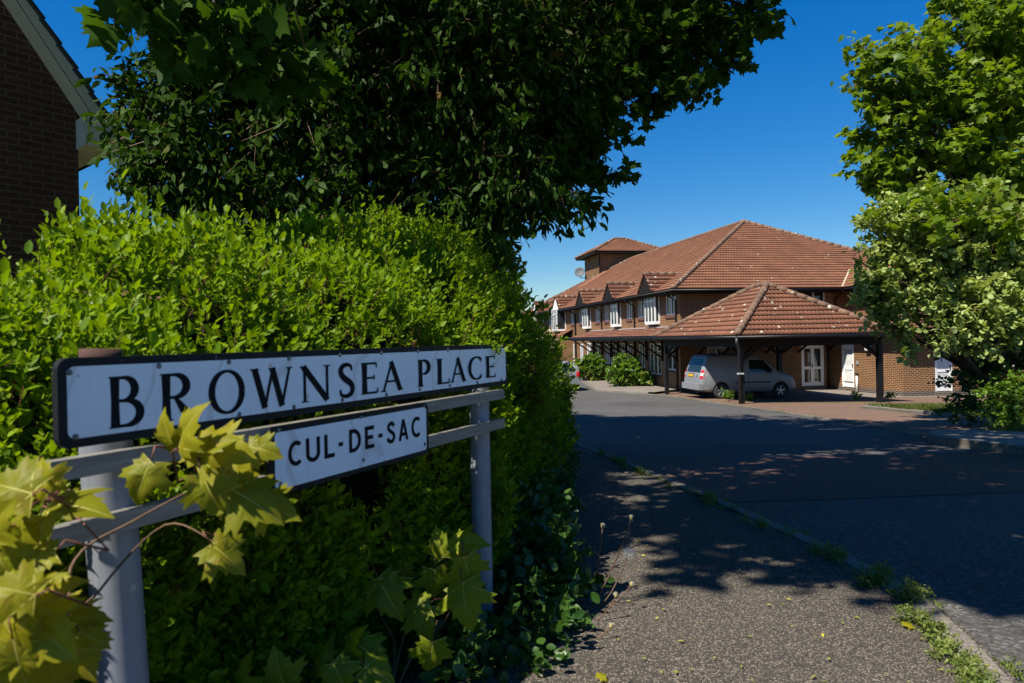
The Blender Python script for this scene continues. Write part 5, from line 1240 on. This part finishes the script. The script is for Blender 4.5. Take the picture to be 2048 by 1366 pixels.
# maple on the right
mr_ = (13.2, 16.5, float(gz(13.2, 16.5)))
mp_ = thing('maple_tree', 'tall sunlit maple with lobed green leaves above the pale leaved tree', 'tree', mr_)
bl = [B(1790, 150, 13.75, 0.78), B(1740, 110, 13.75, 0.40), B(1720, 185, 13.75, 0.35), B(1780, 235, 13.75, 0.50), B(1750, 330, 13.75, 0.43), B(1790, 300, 13.75, 0.56), B(1850, 200, 14.12, 0.94), B(1950, 60, 14.38, 1.12), B(2040, 150, 14.75, 1.38), B(1900, 310, 14.38, 0.94),
      B(2020, 330, 14.75, 1.12), B(1830, 390, 14.25, 0.50), B(1920, -20, 14.38, 0.62), B(2150, 0, 15.00, 2.00), B(2200, 250, 15.00, 1.88), B(2100, -200, 15.00, 2.12), B(2350, 50, 16.25, 2.75), B(2250, -350, 16.25, 2.50), B(1880, 430, 14.50, 0.62), B(1975, 420, 14.75, 0.75), B(1740, 230, 13.75, 0.25), B(1830, 90, 14.00, 0.44), B(1760, 290, 13.8, .5), B(1860, 130, 14, .9), B(1940, 200, 14.2, 1.0), B(1970, 330, 14.2, .9), B(1860, 280, 13.9, .7), B(1745, 340, 13.8, .42), B(1785, 395, 13.8, .5), B(1820, 350, 13.9, .6), B(1770, 420, 12.2, .22), B(1840, 450, 12.0, .3), B(1930, 440, 12.0, .4), B(2010, 440, 12.0, .45), B(1880, 400, 12.5, .45)]
limbs(mp_, mr_, [b[:3] for b in bl], .13, 11, .4)
crown('crown', bl, 3200, 13, .18, T_MAPLE, M_MAPLE, mp_, droop=.2, spread=.4, twig=('twigs', .007), shell=.35, upn=1.0, jit=.5)
# pale leaved tree under it
pr0 = (10.2, 14.0, float(gz(10.2, 14.0)))
pale = thing('whitebeam_tree', 'low spreading tree with pale green rosette leaves beside the forecourt', 'tree', pr0)
bl = [B(1800, 560, 12.60, 0.65), B(1760, 600, 12.60, 0.36), B(1830, 480, 12.60, 0.52), B(1790, 500, 12.60, 0.34), B(1740, 570, 12.60, 0.22), B(1900, 520, 12.77, 0.86), B(1990, 480, 12.94, 0.86), B(1880, 610, 12.43, 0.52), B(1960, 610, 12.26, 0.69), B(2050, 560, 12.60, 1.03), B(1790, 650, 12.43, 0.24), B(1940, 690, 12.10, 0.26), B(2040, 640, 12.10, 0.43), B(2200, 500, 13.44, 1.55), B(2150, 620, 12.60, 1.03), B(1820, 420, 12.85, 0.30), B(1900, 440, 12.94, 0.52), B(1740, 620, 12.52, 0.17), B(1715, 520, 12.7, .16), B(1735, 455, 12.8, .2), B(1765, 430, 12.8, .25), B(1820, 690, 12.2, .14), B(1850, 400, 13, .3), B(1960, 400, 13.1, .35), B(1890, 700, 12.1, .16), B(1902, 660, 12.0, .2)]
limbs(pale, pr0, [b[:3] for b in bl], .15, 13, .35)
crown('crown', bl, 3600, 13, .11, T_ROUND, M_PALE, pale, droop=.05, spread=.24, twig=('twigs', .006), shell=.5, upn=1.1, jit=.4)
# bushes
def bush(name, label, base, blobs, n, L, mat, templ=T_ROUND, group=None, per=12, droop=0.0):
    t_ = thing(name, label, 'bush', base, 0, group); limbs(t_, base, [b[:3] for b in blobs], .03, len(blobs), .3, 'stems')
    crown('foliage', blobs, n, per, L, templ, mat, t_, droop=droop, spread=.16, twig=('twigs', .004), shell=.6, upn=1.0, jit=.5)
    return t_
g1 = G(1252, 776); bush('bush', 'rounded leafy bush with yellow tips standing nearest the carport', g1, [B(1255, 748, g1.y+.3, .85), B(1230, 748, g1.y, .55), B(1280, 755, g1.y+.1, .55), B(1240, 728, g1.y+.3, .5), B(1265, 730, g1.y+.3, .5), B(1292, 765, g1.y, .3)], 420, .13, M_BUSH, group='bushes beside the long facade')
g1 = G(1182, 764); bush('bush', 'smaller leafy bush between the parked hatchback and the other facade bush', g1, [B(1180, 738, g1.y, .75), B(1165, 735, g1.y, .55), B(1198, 735, g1.y, .6), B(1185, 722, g1.y, .45), B(1200, 755, g1.y, .4)], 330, .15, M_BUSH, group='bushes beside the long facade')
gb = Vector((9.9, 13.3, float(gz(9.9, 13.3)))); bush('bush', 'broad dark green bush under the pale leaved tree', gb, [B(1955, 775, 13.4, .6), B(1945, 740, 13.6, .37), B(1985, 760, 13.46, 0.74), B(1920, 820, 13.18, 0.37), B(2050, 740, 13.65, 0.93), B(1960, 700, 13.84, 0.65), B(2120, 720, 13.65, 1.12)], 560, .085, M_IVY)
gb = Vector((9.2, 11.8, float(gz(9.2, 11.8)))); bush('bush', 'bright green low bush at the right edge of the verge', gb, [B(2030, 810, 11.78, 0.47), B(1995, 800, 11.87, 0.33), B(2060, 790, 11.78, 0.56), B(2020, 845, 11.41, 0.28), B(2110, 820, 11.50, 0.56), B(1975, 825, 11.69, 0.19)], 330, .075, M_BUSH)

# ------------------------------------------------------------------ maple saplings around the sign
def big_leaf_template(curl=.42, fold=.30, tw=0.0):
    half = [(0, 0), (.07, .02), (.20, -.06), (.36, -.10), (.30, .02), (.44, .10), (.34, .17), (.46, .27), (.62, .36), (.50, .40), (.58, .52), (.42, .50), (.30, .47), (.27, .56), (.30, .68), (.20, .66), (.17, .78), (.09, .86), (0, 1.0)]
    out = half + [(-x, y) for x, y in reversed(half[1:-1])]; n = len(out)
    c = np.array([0, .30]); pts = [(0, .30)]; O = np.array(out)
    rings = [.3, .62, .85, 1.0]
    for r in rings: pts += [tuple(c + (o-c)*r) for o in O]
    tips = [np.array(t_) for t_ in ((0, 1.0), (.62, .36), (-.62, .36), (.36, -.1), (-.36, -.1))]; b0 = np.array([0, .02])
    V = []
    for x, y in pts:
        p_ = np.array([x, y]); dm = 9
        for t_ in tips:
            d = t_-b0; u = np.clip((p_-b0).dot(d)/d.dot(d), 0, 1); dm = min(dm, np.linalg.norm(p_-b0-d*u))
        rr = math.hypot(x, y-.3)
        V.append((x, y, fold*min(dm, .16) - curl*rr*rr + tw*x*y + .03*math.sin(9*x+tw*5)*math.sin(8*y+1) + .012*math.sin(31*x)*math.sin(29*y)))
    V = np.array(V); k = len(rings)
    tri = np.array([[0, 1+i, 1+(i+1) % n] for i in range(n)])
    quads = np.array([[1+(j*n)+i, 1+(j+1)*n+i, 1+(j+1)*n+(i+1) % n, 1+j*n+(i+1) % n] for j in range(k-1) for i in range(n)])
    def zat(p_): 
        rr = math.hypot(p_[0], p_[1]-.3); return -curl*rr*rr + tw*p_[0]*p_[1] + .03*math.sin(9*p_[0]+tw*5)*math.sin(8*p_[1]+1) + .004
    vv, vf = [], []
    for t_ in tips:
        d = t_-b0; nrm_ = np.array([-d[1], d[0]])/np.linalg.norm(d)
        m_ = 5
        for q in range(m_+1):
            u = q/m_*.95; p_ = b0 + d*u; w = .008*(1-u*.8); i = len(vv)
            for s_ in (1, -1): e = p_ + nrm_*w*s_; vv.append((e[0], e[1], zat(p_)+.003))
            if q: vf.append((i-2, i-1, i+1, i))
    return (V, [tri, quads]), (np.array(vv), [np.array(vf)])
LEAFT = [big_leaf_template(*q) for q in ((.42, .30, 0), (.75, .45, .35), (.2, .35, -.4), (.55, .2, .6))]
T_BIG, T_VEIN = LEAFT[0]
M_VEIN = mat_plain('leaf_vein', (0.40, 0.36, 0.06), 0.6)
def spline3(q, n=6):
    out = []
    for i in range(len(q)-1):
        p0, p1, p2, p3 = (q[max(0, min(len(q)-1, i+k))] for k in (-1, 0, 1, 2))
        for k in range(n):
            u = k/n; out.append(0.5*((2*p1)+(p2-p0)*u+(2*p0-5*p1+4*p2-p3)*u*u+(3*p1-p0-3*p2+p3)*u**3))
    return out + [q[-1]]
def sapling(name, label, base, leaves, mat, seed, stems, face=.75, sc=1.0):
    rd = np.random.default_rng(seed); t_ = thing(name, label, 'sapling', base)
    C, D, N, L = [], [], [], []; mb = MB(); bz = Vector(base); st = MB(); ends = []; nodes = []
    for (px, py, sz, ang, Y) in leaves:
        c = P(px, py, Y); a = R(ang + rd.uniform(-14, 14)); Lm = sz*Y/FPX*sc
        d = RT*math.cos(a) + UP*math.sin(a) + F*rd.uniform(-.35, .25); d.normalize()
        n_ = -F*face + Vector((0, 0, 1))*rd.uniform(.45, 1.0) + RT*rd.uniform(-.5, .3)
        b_ = c - d*Lm*.4
        C.append(b_[:]); D.append(d[:]); N.append(n_[:]); L.append(Lm)
        e = b_ - d*Lm*.5 + Vector((rd.uniform(-.02, .02), rd.uniform(.05, .10), -.03))
        mb.tube([e, b_ - d*Lm*.2 + Vector((0, 0, .01)), b_], [.0022, .0018, .0013], 5)
        ends.append(e)
    for pts in stems:
        q = [bz + Vector((0, 0, -.03))] + [P(*p_) for p_ in pts]; sl_ = [bz]
        q2 = spline3(q); st.tube(q2, [.0042 - .003*i/(len(q2)-1) for i in range(len(q2))], 6); nodes += q2
    for e in ends:
        near = min(nodes, key=lambda v: (v-e).length)
        if (near-e).length < .22: mb.tube([near, near.lerp(e, .5) + Vector((0, .01, .012)), e], [.002, .0017, .0015], 5)
    C, D, N, L = map(np.array, (C, D, N, L))
    for q, (tl_, tv_) in enumerate(LEAFT):
        f = leaf_mesh('foliage', C[q::4], D[q::4], N[q::4], L[q::4], tl_, mat, t_, True)
        v = leaf_mesh('veins', C[q::4], D[q::4], N[q::4], L[q::4], tv_, M_VEIN, t_, False); v.parent = f
    mb.build('petiole', M_RED_STEM, t_, True, rel=True); st.build('stem', M_TWIG, t_, True, rel=True)
    return t_
b1 = (-.86, 1.02, float(gz(-.86, 1.02)))
sapling('maple_sapling', 'yellow leaved maple sapling growing up in front of the left sign post', b1, [
    (372, 858, 150, 72, 1.10), (335, 870, 110, 110, 1.11), (440, 900, 165, -8, 1.12), (480, 950, 120, -32, 1.18), (505, 1003, 165, -42, 1.13), (285, 958, 120, -105, 1.08), (525, 900, 95, -12, 1.2), (452, 1112, 125, -48, 1.2), (545, 1015, 130, -28, 1.16), (425, 895, 120, 25, 1.1), (420, 985, 130, -60, 1.1),
    (140, 1010, 185, -8, 1.0), (20, 975, 160, 160, .95), (40, 1065, 150, -105, 1.0), (5, 1125, 150, -80, .95), (60, 1190, 160, 40, .92), (15, 1255, 180, -60, .9), (110, 1180, 120, 20, 1.0), (85, 1265, 200, -30, .92), (150, 1305, 150, -40, 1.0), (40, 1335, 200, -95, .9), (165, 1235, 110, 5, 1.02), (70, 1120, 120, 200, .95), (105, 1340, 170, -70, .95), (25, 1180, 140, 150, .88), (85, 955, 110, 120, 1.0), (-5, 1045, 140, 40, .93), (185, 1275, 90, -20, 1.0)], M_YLEAF, 3, [[(120, 1300, 1.12), (150, 1120, 1.2), (270, 1040, 1.24), (420, 960, 1.22)], [(60, 1290, 1.08), (60, 1120, 1.1), (90, 1000, 1.1)], [(130, 1320, 1.15), (200, 1180, 1.28), (330, 1050, 1.3), (430, 1085, 1.27)]], sc=.78)
b2 = (-.42, 2.1, float(gz(-.42, 2.1)))
sapling('maple_sapling', 'green leaved maple sapling spreading low between the two sign posts', b2, [
    (880, 1090, 75, 100, 2.3), (932, 1085, 85, 10, 2.35), (935, 1145, 95, -80, 2.25), (930, 1205, 110, -85, 2.2), (870, 1165, 80, -95, 2.3), (775, 1190, 110, -60, 2.15), (845, 1240, 85, -70, 2.2), (740, 1305, 100, -20, 2.0), (862, 1312, 90, -85, 2.1), (650, 1322, 85, 90, 1.95), (560, 1345, 100, 100, 1.85), (705, 1285, 80, 60, 2.0), (830, 1215, 80, 200, 2.2), (420, 1180, 80, -60, 1.9), (715, 1180, 50, 40, 2.3), (760, 1350, 100, -40, 1.95), (600, 1290, 70, 130, 2.05), (800, 1130, 60, 120, 2.4), (330, 1180, 90, -30, 1.7), (480, 1350, 90, 80, 1.8), (680, 1355, 90, -70, 1.9)], M_GLEAF, 5, [[(800, 1300, 2.25), (840, 1180, 2.4), (890, 1110, 2.42)], [(820, 1320, 2.2), (890, 1240, 2.3), (925, 1160, 2.35)], [(760, 1340, 2.1), (680, 1330, 2.0), (580, 1330, 1.95)], [(790, 1300, 2.25), (760, 1230, 2.3), (740, 1190, 2.35)], [(640, 1330, 2.0), (520, 1260, 1.95), (400, 1190, 1.9)]], sc=.9)

# ------------------------------------------------------------------ undergrowth, weeds, dandelions, litter
ug = [B(1075, 1125, 3.2, .24), B(1040, 1215, 2.9, .22), B(1115, 1205, 3.0, .17), B(1060, 1300, 2.6, .22), B(1100, 1270, 2.75, .12), B(1060, 1040, 3.6, .22), B(930, 1350, 2.3, .15), B(1040, 1345, 2.4, .14), B(1085, 1000, 4.4, .22), B(1095, 960, 5.2, .2), B(1110, 935, 6.2, .18), B(1120, 905, 7.6, .18), B(1120, 1160, 3.1, .1), B(860, 1360, 2.3, .15)]
o = crown('undergrowth', ug, 800, 10, .045, T_ROUND, M_IVY, None, droop=0.0, spread=.09, shell=.3, upn=1.0, jit=.5); tag(o, 'leafy green undergrowth at the foot of the hedge', 'undergrowth', kind='stuff')
M_CLOCK = mat_plain('seed_head', (0.62, 0.6, 0.54), 0.9, 0, 0.1)
M_BUD = mat_plain('dry_bud', (0.30, 0.25, 0.08), 0.8, 0, 0.3, 60)
def dandelion(label, head, base, clock, r=.026):
    b_ = Vector(base); h = Vector(head); t_ = thing('dandelion', label, 'dandelion', b_, 0, 'dandelions beside the footpath')
    mb = MB(); m1 = b_.lerp(h, .35) + Vector((.015, 0, -.015)); m2 = b_.lerp(h, .75) + Vector((.012, 0, -.004))
    mb.tube([b_ - Vector((0, 0, .02)), m1, m2, h], [.0035, .003, .0028, .0025], 6); mb.build('stem', M_TWIG, t_, True, rel=True)
    if clock:
        n = 260; d = rand_dir(n); A = np.array(h)[None] + d*.004; Bq = np.array(h)[None] + d*r*(.82+.1*rng.random((n, 1)))
        hd = prism('seed_head', A, Bq, .0005, M_CLOCK, t_)
        tuft = Bq[:, None] + rng.normal(size=(n, 5, 3))*.0035; prism('tuft', np.repeat(Bq, 5, 0), tuft.reshape(-1, 3), .0006, M_CLOCK, t_)
        c_ = MB(); c_.lathe([(.001, -.005), (.005, -.002), (.005, .003), (.001, .006)], tuple(h), 'z', 8); c_.build('core', M_BUD, t_, True, rel=True)
    else:
        c_ = MB(); c_.lathe([(.002, -.008), (.007, -.004), (.0075, .004), (.004, .012), (.001, .014)], tuple(h), 'z', 8); c_.build('bud', M_BUD, t_, True, rel=True)
        n = 26; d = norm(rng.normal(size=(n, 3))*.5 + np.array([0, 0, 1.0])); prism('tuft', np.repeat(np.array(h)[None], n, 0), np.array(h)[None]+d*.017, .0008, M_CLOCK, t_)
    return t_
def gp(px, py, Y): p = P(px, py, Y); return (p.x, p.y, float(gz(p.x, p.y))+.045)
dandelion('dandelion with a round white seed head, largest on the path edge', P(1258, 1107, 3.0), gp(1192, 1210, 2.95), True)
for i, (px, py, Y, bx, by) in enumerate(((1262, 1037, 3.0, 1180, 1160), (1205, 1053, 3.1, 1170, 1150), (1155, 1157, 2.9, 1140, 1220), (1232, 1192, 2.8, 1180, 1240), (1263, 1170, 2.9, 1190, 1190), (1222, 1253, 2.6, 1165, 1290))):
    dandelion(('tallest spent dandelion leaning right over the path', 'spent dandelion on red stem left of the tallest one', 'short spent dandelion bud among the undergrowth leaves', 'spent dandelion with a pale tuft low over the path', 'spent dandelion bud just below the round seed head', 'lowest spent dandelion drooping near the sign end weeds')[i], P(px, py, Y), gp(bx, by, Y), False)
for i, (px, py) in enumerate(((1105, 937), (1121, 941))):
    dandelion(('distant dandelion seed head against the hedge end, left one', 'distant dandelion seed head against the hedge end, right one')[i], P(px, py, 5.4), gp(px-5, 1000, 5.4), True, .03)
# weeds along the kerb edge
kw = []
KLn = [p for p in dens(KL, .05, False) if 1.2 < p[1] < 9]
for p in KLn:
    dn = 1.0 if p[1] < 2.75 else .35
    if rng.random() < dn*.8: 
        x, y = p[0] - .15 + rng.normal()*.035, p[1]; kw.append((x, y, float(gz(x, y))+.06, .02+.028*rng.random()))
    if rng.random() < .18: 
        x, y = p[0] + .02, p[1]; kw.append((x, y, float(gz(x, y))+.015, .015+.02*rng.random()))
for (px, py, Y) in ((1765, 1165, 3.25), (1760, 1185, 3.2), (1825, 1205, 3.0), (1822, 1225, 2.95)):
    p = P(px, py, Y); kw.append((p.x, p.y, p.z, .03)); kw.append((p.x, p.y, float(gz(p.x, p.y))+.08, .04))
o = crown('kerb_weeds', kw, 2600, 7, .015, T_OVAL, M_GRASS, None, droop=-.2, spread=.035, shell=.2, upn=.8, jit=.6); tag(o, 'small yellow green weeds growing along the kerb edge', 'weeds', kind='stuff')
# grass on the verge and at the forecourt edges
def scatter(poly, n):
    q = np.array(poly); out = []
    while len(out) < n:
        x = rng.uniform(q[:, 0].min(), q[:, 0].max(), n); y = rng.uniform(q[:, 1].min(), q[:, 1].max(), n); k = pip(x, y, poly); out += list(zip(x[k], y[k]))
    return np.array(out[:n])
VG = [(11.05, 21.5), (10.75, 17.5), (10.05, 13.8), (9.9, 12.95), (9.0, 12.2), (7.6, 11.1), (8.4, 9.9), (12, 9), (15, 14), (14.6, 22.0)]
pt_ = scatter(VG, 26000); n = len(pt_)
C = np.column_stack([pt_, gz(pt_[:, 0], pt_[:, 1])+.065]); D = np.array([0, 0, 1.0]) + rng.normal(size=(n, 3))*.45
o = leaf_mesh('verge_grass', C, D, rand_dir(n), .07+.10*rng.random(n), T_BLADE, M_GRASS, None); tag(o, 'rough grass growing on the verge behind its kerb', 'grass', kind='stuff')
edge = [p for p in dens(KF, .07, False) if p[1] < 31]; pe = np.array(edge); pe = pe[rng.random(len(pe)) < .75]; pe = np.repeat(pe, 9, 0) + rng.normal(size=(len(pe)*9, 2))*np.array([.09, .09])
fx_ = np.array([loc2w(x, y)[:2] for x, y in zip(rng.uniform(-2.2, 4.8, 1500), -8.4 + rng.normal(size=1500)*.10)])
pe = np.vstack([pe, fx_]); n = len(pe)
C = np.column_stack([pe, gz(pe[:, 0], pe[:, 1])+.01]); D = np.array([0, 0, .7]) + rng.normal(size=(n, 3))*.6
o = leaf_mesh('edge_grass', C, D, rand_dir(n), .03+.06*rng.random(n)*(rng.random(n) < .3), T_BLADE, M_GRASS, None); tag(o, 'moss and short grass in the joints of the forecourt', 'grass', kind='stuff')
# leaf litter
lp = np.vstack([np.column_stack([rng.uniform(.3, 1.7, 170), rng.uniform(2.0, 4.6, 170)]), np.column_stack([rng.uniform(1.8, 6, 110), rng.uniform(2.5, 12, 110)])])
n = len(lp); C = np.column_stack([lp, gz(lp[:, 0], lp[:, 1]) + np.where(lp[:, 0] < np.interp(lp[:, 1], [p[1] for p in KL[8:]], [p[0] for p in KL[8:]]), .056, .012)])
D = rng.normal(size=(n, 3))*np.array([1, 1, .12]); o = leaf_mesh('leaf_litter', C, D, np.array([0, 0, 1.0]) + rng.normal(size=(n, 3))*.25,   .009+.02*rng.random(n)**2, T_OVAL, M_FALLEN, None); tag(o, 'small fallen yellow green leaf scraps on the path', 'leaf litter', kind='stuff')
for (px, py, sz, lab, mt) in ((1813, 1252, .045, 'orange fallen leaf lying beside the kerb weeds', M_YLEAF), (1197, 1356, .04, 'bright yellow fallen leaf at the bottom of the footpath', M_YLEAF)):
    g_ = G(px, py, .06); o = leaf_mesh('fallen_leaf', np.array([[0, 0, 0.0]]), np.array([[.6, .5, .1]]), np.array([[.1, -.3, 1.0]]), np.array([sz]), T_BIG, mt, None, True); o.location = g_; tag(o, lab, 'leaf', 'fallen leaves on the footpath')
for i, (px, py, Y, h) in enumerate(((1458, 792, 24.6, .5), (1500, 800, 24.2, .25), (1783, 800, 20.5, .3), (1713, 800, 21, .35))):
    p = G(px, 803); t_ = thing('weed', ('leafy weed beside the carport corner post', 'small weed at the right foot of the carport corner post', 'upright weed on verge corner, the right of two', 'upright weed on verge corner, the left of two')[i], 'weed', p, 0, 'weeds around the carport'); q = Vector(p)
    mb = MB(); mb.tube([q, q+Vector((.03, 0, h))], [.008, .004], 5); mb.tube([q, q+Vector((-.12, 0, h*.8))], [.006, .003], 5); mb.build('stem', M_TWIG, t_, rel=True)
    crown('foliage', [(q.x, q.y, q.z+h*.6, h*.38), (q.x-.1, q.y, q.z+h*.6, h*.3)], 22, 6, .09, T_OVAL, M_BUSH, t_, droop=-.2, spread=.1, shell=.3)

# far-off wood beyond the houses
dw = [(float(x), float(y), float(gz(x, y)) + float(h)*.5, float(h)*.55) for x, y, h in zip(np.concatenate([rng.uniform(-150, -16, 70), rng.uniform(60, 150, 40)]), rng.uniform(150, 230, 110), rng.uniform(6, 9, 110))]
o = crown('distant_wood', dw, 2600, 8, 1.1, T_ROUND, M_IVY, None, spread=1.2, shell=.6, upn=.8); tag(o, 'far off belt of trees beyond the houses', 'wood', kind='stuff')
